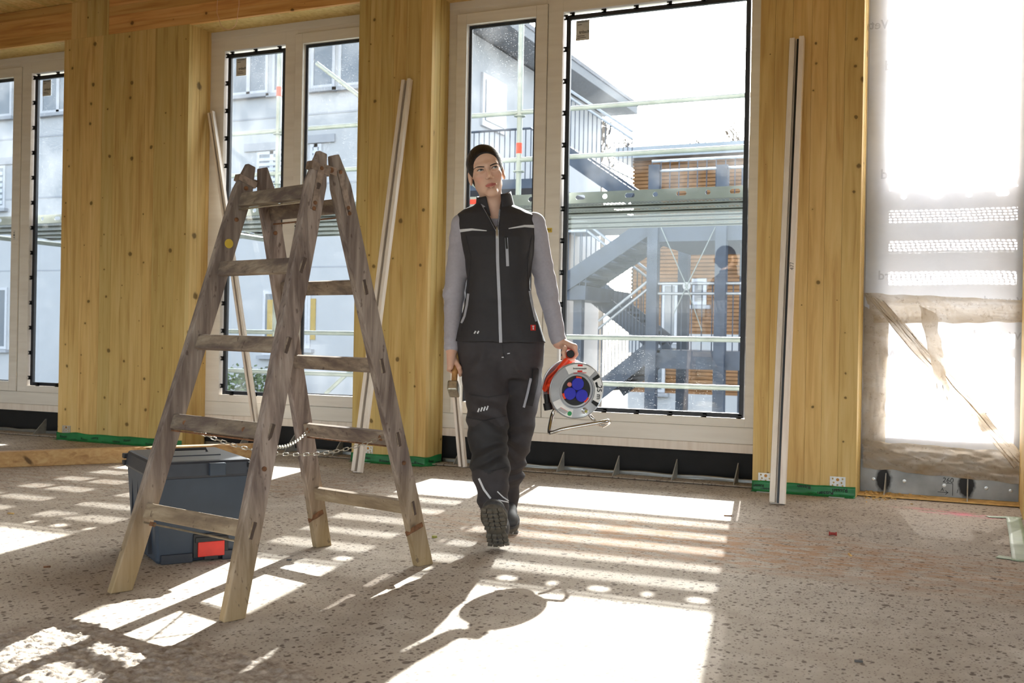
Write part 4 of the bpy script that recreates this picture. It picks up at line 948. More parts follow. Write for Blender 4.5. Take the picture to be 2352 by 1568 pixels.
fbox(0.86, 0.014, 0.020, 0.008, 0.004, 'connector', 'white_plastic', out=0.017); fbox(0.86, 0.009, 0.007, 0.004, 0.002, 'connector_slot', 'box_black', out=0.022)
for i in range(4):
    p = cB-U_*(BW/2+0.012)+V_*(-0.15+0.1*i)+Vector((0,0,0.16)); MB().obox(p, V_, U_, (0,0,1), 0.004, 0.006, 0.13).build('side_rib', 'box_dark', body)
# ================================================================= LUMBER, WHITE STRIPS, CORD, LITTER
a, c = Vector((-6.25,-2.35,0)), Vector((-4.60,-0.17,0)); lm = MB(); d = (c-a).normalized(); s_ = Vector((-d.y, d.x, 0))
lm.obox((a+c)/2+s_*0.04+Vector((0,0,0.0495)), d, s_, (0,0,1), (c-a).length/2, 0.04, 0.0495)
tag(lm.build('timber_beam', 'lumber', bevel=0.004), 'long spruce beam lying on the floor behind the tool box', 'timber')
def strip(name, foot, top, w, label, side=None, thick=0.028, nice=0.0):
    foot, top = Vector(foot), Vector(top); d = (top-foot).normalized(); sx = Vector(side or (1,0,0)); sx = (sx-d*sx.dot(d)).normalized(); sy = sx.cross(d)
    if sy.y > 0: sy = -sy
    t = empty(name, foot, label, 'wood strip', 'white wood strips leaning on the front wall')
    L = (top-foot).length; mid = (foot+top)/2
    MB().obox(mid+sy*0.004, sx, sy, d, w/2, 0.004, L/2).build('back_web', 'strip_wood', t)
    wl_ = w*0.36
    for sg, hh in ((-1, L/2-0.006), (1, L/2)):
        MB().obox(mid+sx*sg*(w/2-wl_/2)+sy*(0.008+thick/2), sx, sy, d, wl_/2, thick/2, hh).build('lip', 'strip_wood', t, bevel=0.003)
    MB().obox(mid-sx*(w/2+0.0015)+sy*0.012, sx, sy, d, 0.002, 0.010, L/2-0.01).build('rubber_seal', 'gasket', t)
    MB().obox(mid+sx*(w*0.02)+sy*0.0105, sx, sy, d, w*0.075, 0.003, L/2-0.004).build('groove_seal', 'clip_black', t)
    return t
strip('profile_strip', (-4.775,0.06,0), (-5.41,0.215,2.575), 0.05, 'thin white wood strip slanting across the ladder-side window frame', thick=0.022)
strip('profile_strip', fl(823,1085), wl(938,185,-0.002), 0.070, 'white wood strip leaning on the narrow timber pier')
strip('profile_strip', fl(1066,1073), wl(1029,662,0.20), 0.052, 'short white wood strip leaning in the window corner behind the person')
s4 = strip('profile_strip', fl(1787,1157), wl(1833,90,-0.002), 0.082, 'tall white wood strip leaning on the pier beside the plastic sheet', thick=0.034)
m4 = fl(1787,1157).lerp(wl(1833,90), 0.49); lettering('1477', 0.03, m4+Vector((0.028,-0.047,0)), (0,0,1), (-1,0,0), 'ink_soft', s4)
b = MB(); pts = []
for k in range(40):
    t = k/39*2*math.pi; px = 524+24*math.sin(t+math.pi)*(1.0 if 1 else 1); py = 68-62*(1-math.cos(t-math.pi))/2*-1
lp_ = [(500,-60),(502,-20),(499,10),(498,28),(503,44),(507,58),(514,66),(523,68),(533,66),(540,60),(545,46),(546,30),(549,14),(549,-10),(546,-60)]
pp_ = [wl(x, y, -0.12) for x, y in lp_]; zt = [p for p in pp_]
pp_[0].z = CEIL; pp_[-1].z = CEIL
b.tube(pp_, 0.0022, 6); tag(b.build('twine_loop', 'cotton'), 'thin pale twine loop hanging from the ceiling before the lintel', 'twine')
def bit(name, px, py, dims, mat, label, cat, rot=0.0, group=None, shape='box'):
    p = fl(px, py)
    if shape == 'box': o = MB().obox((p.x, p.y, dims[2]), (math.cos(rot), math.sin(rot), 0), (-math.sin(rot), math.cos(rot), 0), (0,0,1), *dims).build(name, mat, bevel=dims[2]*0.4)
    else: o = MB().lathe((p.x, p.y, 0), (0,0,1), [(0,dims[0]),(dims[2]*2,dims[0]*0.92),(dims[2]*2.2,dims[0]*0.7)], 16).build(name, mat)
    return tag(o, label, cat, group)
pl = fl(1913,1230); o = MB(); ax = Vector((math.cos(0.15), math.sin(0.15), 0))
o.lathe((pl.x-0.018, pl.y, 0.009), ax, [(0,0.009),(0.006,0.009),(0.007,0.0065),(0.028,0.0065),(0.029,0.009),(0.035,0.009)], 14); tag(o.build('wall_plug', 'plug_red'), 'small dark red wall plug lying on the open floor', 'wall plug')
bit('bottle_cap', 998, 1234, (0.012,0,0.004), 'cap_yellow', 'small yellow-green cap lying beside the right ladder foot', 'cap', shape='cap')
for i, (x, y, L, r, lab) in enumerate(((1952,1275,0.022,1.9,'curled pale wood splinter on the floor in front of the red plug'), (1672,1185,0.02,0.3,'brown wood chip at the edge of the bright sun patch'), (25,1180,0.016,0.2,'pale wood chip in the stripes of sun before the timber beam'), (108,1303,0.012,0.9,'rust-brown chip on the shaded floor beside the left ladder foot'), (664,1287,0.010,0.5,'grey pebble-like chip on the ladder leg shadow'), (1972,1520,0.011,0.2,'dark chip lying on the near open floor'))):
    bit('wood_chip', x, y, (L,0.004,0.003), 'rust' if i in (1,3) else ('ink_soft' if i > 3 else 'chip_wood'), lab, 'chip', r, 'loose chips on the floor')
# ================================================================= PERSON (distance fields meshed with surface nets)
DIST = 4.60
RH = np.array([math.cos(YAW), math.sin(YAW), 0.0]); FH = np.array([-math.sin(YAW), math.cos(YAW), 0.0])
PO = np.array(dp(1145, 785, DIST)); PO[2] = 0.0
def lp(px, py, dy=0.0):
    w = np.array(dp(px, py, DIST+dy))-PO; return np.array([w@RH, w@FH, w[2]])
def l2w(v):
    v = np.asarray(v); return PO+v[..., 0:1]*RH+v[..., 1:2]*FH+v[..., 2:3]*np.array([0,0,1.0])
def seg(p, a, b, ra, rb):
    a = np.asarray(a); b = np.asarray(b); ab = b-a; t = np.clip(((p-a)@ab)/max(1e-9, ab@ab), 0, 1)
    return np.linalg.norm(p-a-t[:, None]*ab, axis=1)-(ra+(rb-ra)*t)
def ell(p, c, r, R=None):
    q = p-np.asarray(c); 
    if R is not None: q = q@R
    r = np.asarray(r); k0 = np.linalg.norm(q/r, axis=1); k1 = np.linalg.norm(q/(r*r), axis=1)
    return k0*(k0-1)/np.maximum(k1, 1e-6)
def smin(a, b, k):
    if k <= 0: return np.minimum(a, b)
    h = np.clip(0.5+0.5*(b-a)/k, 0, 1); return b*(1-h)+a*h-k*h*(1-h)
class Field:
    def __init__(s): s.pr = []; s.post = None
    def add(s, fn, k=0.02, sub=False, rad=None): s.pr.append((fn, k, sub)); return s
    def seg(s, a, b, ra, rb, k=0.02, sub=False): return s.add(lambda p: seg(p, a, b, ra, rb), k, sub)
    def ell(s, c, r, k=0.02, sub=False, R=None): return s.add(lambda p: ell(p, c, r, R), k, sub)
    def eval(s, p, sel=None):
        d = np.full(len(p), 1.0)
        for i, (fn, k, sub) in enumerate(s.pr):
            if sel is not None and not sel[i]: continue
            v = fn(p)
            d = -smin(-d, v, k) if sub else smin(d, v, k)
        if s.post is not None: d = s.post(p, d)
        return d
def mesh_field(F, lo, hi, h, B=14, slack=0.02):
    lo = np.asarray(lo, float); n = np.ceil((np.asarray(hi)-lo)/h/B).astype(int)*B; nb = n//B
    V = np.ones(n+1, np.float32)
    g = np.stack(np.meshgrid(*[np.arange(k) for k in nb], indexing='ij'), -1).reshape(-1, 3)
    cen = lo+(g*B+B/2)*h; hd = B*h*0.87
    pv = np.stack([fn(cen) for fn, k, sub in F.pr], 1); ks = np.array([k for _, k, _ in F.pr])
    full = F.eval(cen); near = np.abs(full) < hd*1.5+slack
    for idx in np.where(near)[0]:
        o = g[idx]*B; sel = pv[idx] < 2*hd+ks+slack+max(0.0, full[idx])
        ax = [lo[i]+h*np.arange(o[i], o[i]+B+1) for i in range(3)]
        p = np.stack(np.meshgrid(*ax, indexing='ij'), -1).reshape(-1, 3)
        V[o[0]:o[0]+B+1, o[1]:o[1]+B+1, o[2]:o[2]+B+1] = F.eval(p, sel).reshape(B+1, B+1, B+1)
    for idx in np.where(~near & (full < 0))[0]:
        o = g[idx]*B; V[o[0]:o[0]+B, o[1]:o[1]+B, o[2]:o[2]+B] = -1
    S = V < 0; m = [s-1 for s in V.shape]
    cnt = np.zeros(m, np.int8)
    for i in (0,1):
        for j in (0,1):
            for k in (0,1): cnt += S[i:i+m[0], j:j+m[1], k:k+m[2]]
    act = np.argwhere((cnt > 0) & (cnt < 8)); ids = np.full(m, -1, np.int32); ids[tuple(act.T)] = np.arange(len(act))
    acc = np.zeros((len(act), 3)); c = np.zeros(len(act))
    cor = [(i,j,k) for i in (0,1) for j in (0,1) for k in (0,1)]
    for a in cor:
        for b in cor:
            if sum(b)-sum(a) == 1 and all(y >= x for x, y in zip(a, b)):
                va = V[act[:,0]+a[0], act[:,1]+a[1], act[:,2]+a[2]]; vb = V[act[:,0]+b[0], act[:,1]+b[1], act[:,2]+b[2]]
                x = (va < 0) != (vb < 0); t = np.where(x, va/np.where(x, va-vb, 1), 0)
                pt = np.array(a)+t[:, None]*(np.array(b)-np.array(a)); acc += np.where(x[:, None], pt, 0); c += x
    verts = lo+(act+acc/c[:, None])*h; quads = []
    for ax in range(3):
        u, w = [(1,2),(2,0),(0,1)][ax]
        A = S.take(range(0, S.shape[ax]-1), ax); Bv = S.take(range(1, S.shape[ax]), ax); e = np.argwhere(A != Bv)
        e = e[(e[:,u] > 0) & (e[:,w] > 0) & (e[:,u] < m[u]) & (e[:,w] < m[w])]; fl_ = A[tuple(e.T)]
        q = []
        for du, dw in ((-1,-1),(0,-1),(0,0),(-1,0)):
            x = e.copy(); x[:,u] += du; x[:,w] += dw; q.append(ids[tuple(x.T)])
        q = np.stack(q, 1); q[~fl_] = q[~fl_][:, ::-1]; quads.append(q)
    return verts, np.concatenate(quads)
def field_obj(F, lo, hi, h, name, mat, parent=None, relax=1):
    v, q = mesh_field(F, lo, hi, h)
    me = bpy.data.meshes.new(name); w = l2w(v); off = np.array(wloc(parent)) if parent else PO
    me.from_pydata((w-off).tolist(), [], q.tolist()); me.update(); me.materials.append(M[mat]); me.shade_smooth()
    o = bpy.data.objects.new(name, me); COL.objects.link(o)
    if parent: o.parent = parent
    else: o.location = tuple(PO)
    if relax:
        bm = bmesh.new(); bm.from_mesh(me)
        for _ in range(relax): bmesh.ops.smooth_vert(bm, verts=bm.verts, factor=0.4, use_axis_x=True, use_axis_y=True, use_axis_z=True)
        bm.to_mesh(me); bm.free()
    return o, v
def stack(rows, ex=2.4):
    """rows: (px_left, px_right, py, half_depth, dy) -> silhouette-driven body section field"""
    Z = []; X = []; A = []; Bd = []; Y = []
    for (l, r, y, b, dy) in rows:
        pl, pr_ = lp(l, y, dy), lp(r, y, dy); Z.append((pl[2]+pr_[2])/2); X.append((pl[0]+pr_[0])/2); A.append((pr_[0]-pl[0])/2); Bd.append(b); Y.append(dy)
    o = np.argsort(Z); Z, X, A, Bd, Y = [np.array(k)[o] for k in (Z, X, A, Bd, Y)]
    def fn(p):
        z = p[:, 2]; zc = np.clip(z, Z[0], Z[-1]); x = np.interp(zc, Z, X); a = np.interp(zc, Z, A); b = np.interp(zc, Z, Bd); y = np.interp(zc, Z, Y)
        q = (np.abs((p[:,0]-x)/a)**ex+np.abs((p[:,1]-y)/b)**ex)**(1/ex); d = (q-1)*np.minimum(a, b)
        dz = np.maximum(z-Z[-1], Z[0]-z); return np.where(dz > 0, np.sqrt(np.maximum(d, 0)**2+dz**2), np.maximum(d, dz))
    return fn
# ---- joints
HT = math.radians(-13)
HC = lp(1117, 397, -0.02)
hx = np.array([math.cos(HT), 0.0, -math.sin(HT)*-1.0]); 
up_h = np.array([math.sin(HT), 0.0, math.cos(HT)]); rt_h = np.array([math.cos(HT), 0.0, -math.sin(HT)])
yw = math.radians(5); bk_h = np.array([0.0, 1.0, 0.0])
rt2 = rt_h*math.cos(yw)+bk_h*math.sin(yw); bk2 = bk_h*math.cos(yw)-rt_h*math.sin(yw)
HR = np.stack([rt2, bk2, up_h], 1)   # columns: head axes in person frame
def hd(x, y, z): return HC+HR@np.array([x, y, z])
shR, elR, wrR = lp(1063,518,0.02), lp(1043,672,0.04), lp(1038,800,-0.02)      # her right arm, image left
shL, elL, wrL = lp(1226,515,0.02), lp(1256,662,0.05), lp(1284,786,-0.03)
neck0 = lp(1140,505,0.035)
hipR, knR, anR = lp(1110,800,-0.01), lp(1120,985,-0.16), lp(1136,1178,-0.235)
hipL, knL, anL = lp(1196,800,0.02), lp(1188,1000,0.05), lp(1164,1165,0.29)
B_ = Field()
# head
B_.ell(hd(0,0.014,0.036), (0.070,0.089,0.078), 0.0, R=HR)
B_.ell(hd(0,-0.020,-0.024), (0.0560,0.064,0.076), 0.03, R=HR)
B_.ell(hd(0,-0.040,0.040), (0.053,0.040,0.042), 0.03, R=HR)
for s in (-1, 1):
    B_.seg(hd(s*0.041,0.004,-0.054), hd(s*0.010,-0.066,-0.099), 0.0135, 0.0125, 0.022)
    B_.ell(hd(s*0.0385,-0.055,-0.024), (0.018,0.020,0.015), 0.026, R=HR)
B_.ell(hd(0,-0.074,-0.098), (0.019,0.016,0.015), 0.02, R=HR)
B_.seg(hd(-0.037,-0.077,0.020), hd(0,-0.087,0.018), 0.0105, 0.0105, 0.016); B_.seg(hd(0.037,-0.077,0.020), hd(0,-0.087,0.018), 0.0105, 0.0105, 0.016)
for s in (-1, 1): B_.ell(hd(s*0.0315,-0.102,0.000), (0.0175,0.019,0.0125), 0.012, sub=True, R=HR)
for s in (-1, 1):
    B_.ell(hd(s*0.0315,-0.0785,0.000), (0.0175,0.0150,0.0118), 0.006, R=HR)
B_.seg(hd(0,-0.087,0.012), hd(0,-0.1125,-0.033), 0.0070, 0.0092, 0.012)
for s in (-1, 1): B_.ell(hd(s*0.0115,-0.098,-0.0385), (0.0078,0.0095,0.0065), 0.008, R=HR)
for s in (-1, 1): B_.ell(hd(s*0.0065,-0.104,-0.0455), (0.0035,0.005,0.003), 0.003, sub=True, R=HR)
for s in (-1, 1):
    B_.seg(hd(s*0.0225,-0.0815,-0.0668), hd(s*0.003,-0.0925,-0.0625), 0.0036, 0.0050, 0.006)
    B_.seg(hd(s*0.0200,-0.0820,-0.0690), hd(0,-0.0920,-0.0740), 0.0036, 0.0062, 0.006)
    B_.seg(hd(s*0.024,-0.0885,-0.0675), hd(0,-0.0995,-0.0680), 0.0020, 0.0022, 0.002, sub=True)
    B_.ell(hd(s*0.0735,0.014,-0.010), (0.0085,0.018,0.031), 0.008, R=HR)
    B_.ell(hd(s*0.0815,0.006,-0.006), (0.006,0.010,0.017), 0.005, sub=True, R=HR)
B_.seg(hd(0,0.022,-0.055), neck0, 0.047, 0.055, 0.03)
# torso, arms, legs under the clothes
B_.add(stack([(1092,1185,500,0.05,0.03),(1075,1205,540,0.08,0.02),(1085,1205,640,0.085,0.01),(1075,1225,760,0.10,0.0),(1085,1215,830,0.10,0.0)]), 0.03)
for a, b, c in ((shR, elR, wrR), (shL, elL, wrL)):
    B_.seg(a, b, 0.042, 0.036, 0.03); B_.seg(b, c, 0.036, 0.0255, 0.02)
B_.seg(hipR, knR, 0.078, 0.055, 0.03); B_.seg(knR, anR, 0.052, 0.036, 0.02); B_.seg(hipL, knL, 0.078, 0.055, 0.03); B_.seg(knL, anL, 0.052, 0.036, 0.02)
# grips
GR0, GR1 = lp(1310,813,-0.125), lp(1300,818,-0.005)            # reel handle axis, near end first
gR = (GR0-GR1)/np.linalg.norm(GR0-GR1)
HMc, HM1 = lp(1046,840,-0.030), lp(1042,893,-0.075)             # hammer handle axis, butt to head
gH = (HM1-HMc)/np.linalg.norm(HM1-HMc); HM0 = HMc-gH*0.085
def orth(g, e): e = np.asarray(e, float); e = e-g*(e@g); return e/np.linalg.norm(e)
def fist(Cn, g, e1, e2, rb, offs, angs, wrist, palm_ang, thumb, fr=0.0085):
    """fingers curl round axis g through Cn; e1,e2 span the section; angs in degrees"""
    kn = []
    for i, (o, sc) in enumerate(offs):
        pts = []
        for j, a in enumerate(angs):
            r = rb+(0.024, 0.014, 0.0095, 0.009, 0.009)[j]; aa = math.radians(a); pts.append(Cn+g*o+(e1*math.cos(aa)+e2*math.sin(aa))*r)
        pts[-1] = pts[-2]+(pts[-1]-pts[-2])*sc; kn.append(pts[0])
        for j in range(len(pts)-1): B_.seg(pts[j], pts[j+1], fr*(1.12-0.09*j), fr*(1.05-0.09*j), 0.003 if j else 0.006)
    pa = math.radians(palm_ang)
    for k in kn:
        B_.seg(wrist, k, 0.021, 0.0120, 0.012)
    for j in range(len(thumb)-1): B_.seg(thumb[j], thumb[j+1], (0.0135, 0.0105, 0.0095)[j], (0.0105, 0.0095, 0.0082)[j], 0.006)
cR = GR0-gR*0.060
eR1, eR2 = orth(gR, (1,0,0)), orth(gR, (0,0,1))
if eR2[2] < 0: eR2 = -eR2
def rp(o, a, r): aa = math.radians(a); return cR+gR*o+(eR1*math.cos(aa)+eR2*math.sin(aa))*r
fist(cR, gR, eR1, eR2, 0.0165, [(0.033,1.0),(0.012,1.1),(-0.009,1.0),(-0.029,0.8)], (58, 5, -55, -110, -160), wrL, 80, [wrL+(cR-wrL)*0.35+gR*0.02, rp(0.036,128,0.033), rp(0.047,165,0.028), rp(0.050,205,0.026)])
cH = HMc-gH*0.012
eH1, eH2 = orth(gH, (-1,0,0)), orth(gH, (0,0,1))
if eH2[2] < 0: eH2 = -eH2
def hp_(o, a, r): aa = math.radians(a); return cH+gH*o+(eH1*math.cos(aa)+eH2*math.sin(aa))*r
fist(cH, gH, eH1, eH2, 0.0135, [(0.033,1.0),(0.012,1.1),(-0.009,1.0),(-0.029,0.8)], (62, 8, -52, -108, -155), wrR, 80, [wrR+(cH-wrR)*0.40+gH*0.015, hp_(0.030,128,0.033), hp_(0.044,158,0.028), hp_(0.052,190,0.024)])
body_o, bv = field_obj(B_, np.array([-0.34,-0.36,0.0]), np.array([0.42,0.42,1.80]), 0.0034, 'person', 'skin')
tag(body_o, 'person in dark work vest and trousers striding in with a hammer and cable reel', 'person')
body_o.data.validate()
# skin tint per vertex
co = np.zeros(len(body_o.data.vertices)*3); body_o.data.vertices.foreach_get('co', co); co = co.reshape(-1, 3)
loc = np.stack([co@RH, co@FH, co[:, 2]], 1); hl = (loc-HC)@HR
col = np.tile(np.array(s2l((226,188,164))), (len(loc), 1))
def blend(mask, rgb): 
    global col
    col = col*(1-mask[:, None])+np.array(s2l(rgb))*mask[:, None]
xx = np.clip(np.abs(hl[:,0])/0.0235, 0, 1); dz = hl[:,2]+0.0682
hh_ = np.where(dz > 0, 0.0074, 0.0088)*(1-xx**2.2)**0.7+0.0008
lip = np.clip(1.9-1.6*np.abs(dz)/hh_, 0, 1)*(hl[:,1] < -0.07)*(np.abs(hl[:,0]) < 0.0235)
blend(lip, (178,96,90))
for s in (-1, 1): blend(0.30*np.exp(-(((hl[:,0]-s*0.042)/0.018)**2+((hl[:,2]+0.035)/0.018)**2))*(hl[:,1] < -0.03), (214,130,108))
blend(np.clip((loc[:,2] < 0.92)*0.25, 0, 1), (200,136,112))
at = body_o.data.color_attributes.new('Col', 'FLOAT_COLOR', 'POINT'); at.data.foreach_set('color', col.astype(np.float32).ravel())
def W3(p): return Vector(l2w(np.asarray(p, float))[...].ravel())
def D3(d): d = np.asarray(d, float); return Vector(RH*d[0]+FH*d[1]+np.array([0,0,1.0])*d[2])
# eyes: almond-shaped eyeball caps set in the lids
bz = BVHTree.FromObject(body_o, bpy.context.evaluated_depsgraph_get())
gaze = HR@np.array([0.32, -1.0, 0.10]); gaze /= np.linalg.norm(gaze)
for s in (-1, 1):
    c = hd(s*0.0315, -0.0805, 0.000); b = MB(); R0 = 0.0148; nu, nv = 22, 12; vs = []
    def almond(u, v):
        x = (u-0.5)*2; hgt = 0.0044*(1-abs(x)**2.2)+0.0003; zz = (v-0.5)*2*hgt*(1.0 if v > 0.5 else 0.82)
        xx = x*0.0138; yy = -math.sqrt(max(1e-8, 0.0165**2-xx*xx-zz*zz)); return W3(c+HR@np.array([xx, yy+0.0010, zz+0.0010*s*x*0]))
    b.grid(almond, nu, nv); ew = b.build('eye', 'eye_white', body_o, smooth=True, fix=False)
    gx, gz = 0.0036, 0.0008
    for rad, mt, lift, nm in ((0.0056, 'iris', 0.0004, 'iris'), (0.0025, 'pupil', 0.0007, 'pupil')):
        pts = []; ctr = None
        for k in range(25):
            a = 2*math.pi*(k % 24)/24; xx = gx+rad*math.cos(a); zz = gz+rad*math.sin(a); lim = 0.0044*(1-abs(xx/0.0138)**2.2)
            zz = max(-lim*0.85, min(lim*0.97, zz)); yy = -math.sqrt(0.0165**2-xx*xx-zz*zz)+0.0010-lift; pts.append(W3(c+HR@np.array([xx, yy, zz])))
        MB().add(pts[:24], [tuple(range(24))]).build(nm, mt, ew, smooth=False, fix=False)
    # lash line and brow
    for nm, mt, zo, w_, bend, r0 in (('lash_line', 'brow', 0.0052, 0.0145, 0.0048, 0.0013), ('eyebrow', 'brow', 0.0168, 0.0210, 0.0026, 0.0025)):
        pts = []
        for k in range(11):
            x = (k/10-0.5)*2; q = hd(s*0.0315+x*w_+(0.002*s if nm == 'eyebrow' else 0), -0.2, zo-bend*abs(x)**2+(0.003*x*s if nm == 'eyebrow' else 0.0)); 
            h_ = bz.ray_cast(Vector(l2w(q)-PO), D3(HR@np.array([0,1.0,0])), 0.3)
            pts.append(Vector(PO)+h_[0]-D3(HR@np.array([0,1.0,0]))*(0.0006) if h_[0] else W3(hd(s*0.0315+x*w_, -0.0965+0.006*x*x, zo-bend*abs(x)**2)))
        if nm == 'lash_line': pts = [W3(c+HR@np.array([x*0.0142, -math.sqrt(max(1e-7, 0.0168**2-(x*0.0142)**2))+0.0006, 0.0047*(1-abs(x)**2.2)+0.0002])) for x in np.linspace(-1, 1, 11)]
        b = MB(); b.tube(pts, [r0*(0.55+0.45*math.sin(math.pi*min(1, (k if s > 0 else 10-k)/10+0.15)) if nm == 'eyebrow' else 1) for k in range(11)], 6); b.build(nm, mt, body_o)
# hair
H_ = Field()
H_.ell(hd(0,0.010,0.040), (0.0785,0.0975,0.0865), 0.0, R=HR)
H_.ell(hd(0,0.060,-0.015), (0.062,0.05,0.062), 0.03, R=HR)
H_.ell(hd(-0.012,0.112,-0.005), (0.035,0.03,0.035), 0.015, R=HR)
H_.ell(hd(0.002,-0.088,-0.026), (0.0665,0.058,0.096), 0.008, sub=True, R=HR)
H_.ell(hd(0,-0.098,0.020), (0.056,0.050,0.050), 0.012, sub=True, R=HR)
for s in (-1, 1): H_.ell(hd(s*0.082,-0.020,-0.062), (0.036,0.055,0.055), 0.01, sub=True, R=HR)
def strands(p, d):
    q = (p-HC)@HR; a = np.arctan2(q[:,0], q[:,2]+0.06); return d+0.00025*np.sin(a*46+np.sin(q[:,1]*40)*0.6)*(q[:,1] > 0)
H_.post = strands
hair_o, _ = field_obj(H_, HC-0.16, HC+0.17, 0.0035, 'hair', 'hair', body_o, relax=1)
# ---- clothes
def folds(amp, dirs):
    def post(p, d):
        w = np.zeros(len(p))
        for (v, f, ph, c, r, a) in dirs:
            q = p-np.asarray(c); g = np.exp(-((q/np.asarray(r))**2).sum(1)); v = np.asarray(v)
            s_ = np.sin((p@v)*f+ph+1.3*np.sin(p[:,0]*19+p[:,2]*13)+1.0*np.sin(p[:,2]*31-p[:,0]*23)+0.5*np.sin(p[:,0]*57+p[:,2]*9)); s_ = np.sign(s_)*np.abs(s_)**1.5; w += a*g*s_
        return d-amp*w
    return post
SH = Field()
cuR, cuL = wrR+(elR-wrR)*0.02, wrL+(elL-wrL)*0.04
for a, b, c in ((shR, elR, cuR), (shL, elL, cuL)):
    SH.seg(a, b, 0.053, 0.046, 0.03); SH.seg(b, c, 0.045, 0.0345, 0.02)
    SH.seg(c, c+(c-b)/np.linalg.norm(c-b)*0.06, 0.06, 0.06, 0.0, sub=True) if False else None
SH.add(stack([(1070,1215,505,0.06,0.02),(1080,1212,640,0.08,0.01)]), 0.03)
SH.post = folds(0.0035, [((0.25,0.1,1),95,0,elL,(0.08,0.1,0.12),1.0), ((-0.2,0.1,1),90,1,elR,(0.08,0.1,0.12),1.0), ((0.5,0,1),70,2,shL-[0,0,.06],(0.1,0.1,0.1),0.8), ((-0.5,0,1),70,2,shR-[0,0,.06],(0.1,0.1,0.1),0.8), ((0.3,0,1),120,0.5,cuL,(0.06,0.06,0.09),0.9), ((-0.1,0,1),120,0.5,cuR,(0.06,0.06,0.09),0.9)])
shirt_o, _ = field_obj(SH, [-0.32,-0.16,0.74], [0.36,0.24,1.50], 0.005, 'shirt', 'shirt', body_o)
V = Field()
V.add(stack([(1102,1166,462,0.055,0.03),(1088,1184,472,0.066,0.03),(1066,1208,482,0.080,0.025),(1050,1230,494,0.092,0.02),(1051,1231,515,0.104,0.012),(1058,1228,548,0.120,0.0),(1066,1224,590,0.126,-0.004),(1074,1217,645,0.115,0.0),(1070,1222,690,0.116,0.0),(1056,1240,742,0.128,0.0),(1043,1254,786,0.136,0.0)], 2.3), 0.0)
for s, sh_ in ((-1, shR), (1, shL)):
    V.seg(sh_+np.array([s*0.085,0,-0.02]), sh_+np.array([s*0.055,0.0,-0.16]), 0.055, 0.032, 0.012, sub=True)
V.ell(neck0+np.array([0,0,0.045]), (0.058,0.058,0.06), 0.01, sub=True)
va, vb_, vc = lp(1104,452,-0.08), lp(1150,452,-0.08), lp(1142,530,-0.10)
def vwedge(p):
    t = np.clip((p[:,2]-vc[2])/(va[2]-vc[2]), 0, 1.2); l = vc[0]+(va[0]-vc[0])*t; r = vc[0]+(vb_[0]-vc[0])*t
    dx = np.maximum(l-p[:,0], p[:,0]-r); dz = vc[2]-p[:,2]; dy = p[:,1]-0.0; return np.maximum(np.maximum(dx, dz), dy)
V.add(vwedge, 0.006, True)
V.post = folds(0.004, [((1,0,0.35),60,0.4,lp(1190,640,-0.1),(0.06,0.15,0.10),0.9), ((0.7,0,-0.7),55,0,lp(1215,560,-0.05),(0.06,0.12,0.12),0.8), ((-0.7,0,-0.7),55,1,lp(1075,570,-0.05),(0.05,0.12,0.12),0.7), ((0.3,0,1),50,1,lp(1150,690,-0.1),(0.14,0.15,0.06),0.5), ((1,0,0),50,1,lp(1150,770,-0.1),(0.2,0.15,0.05),0.6)])
vest_o, _ = field_obj(V, [-0.27,-0.20,0.83], [0.30,0.20,1.52], 0.005, 'vest', 'vest', body_o)
# stand-up collar
def collar():
    cb0 = lp(1140,500,0.025); ct0 = lp(1134,447,0.012); b = MB()
    def fn(u, v):
        a = math.radians(-62+u*(360-56)+ -0)-math.pi/2+math.radians(62+0)*0
        op = 15*(1-v)+27*v; th = math.radians(-90+op+u*(360-2*op))        # starts right of front, goes round the back
        r = 0.090*(1-v)+0.072*v; c = cb0*(1-v)+ct0*v; asym = 0.012*math.cos(th)
        fr_ = min(1, min(u, 1-u)*5); zz = (asym+0.012*fr_-0.010)*v
        return W3(c+np.array([r*math.cos(th), r*0.86*math.sin(th), zz+0.004*math.sin(th*3)*v]))
    b.grid(fn, 48, 8); return b.build('collar', 'vest', body_o, smooth=True, solid=0.007)
collar()
TR = Field()
TR.add(stack([(1050,1248,778,0.118,0.0),(1050,1248,800,0.122,0.0),(1056,1243,840,0.12,0.0),(1075,1225,868,0.10,0.0)], 2.4), 0.0)
k1 = lp(1116,880,-0.06); TR.seg(hipR, k1, 0.093, 0.094, 0.03); TR.seg(k1, knR, 0.094, 0.083, 0.03); s1 = lp(1126,1075,-0.20); TR.seg(knR, s1, 0.082, 0.078, 0.02); TR.seg(s1, lp(1134,1160,-0.205), 0.078, 0.062, 0.02)
k2 = lp(1198,890,0.03); TR.seg(hipL, k2, 0.092, 0.084, 0.03); TR.seg(k2, knL, 0.084, 0.068, 0.03); TR.seg(knL, lp(1172,1090,0.17), 0.066, 0.055, 0.02); TR.seg(lp(1172,1090,0.17), lp(1163,1170,0.28), 0.055, 0.048, 0.02)
cr = lp(1163,856,-0.05)
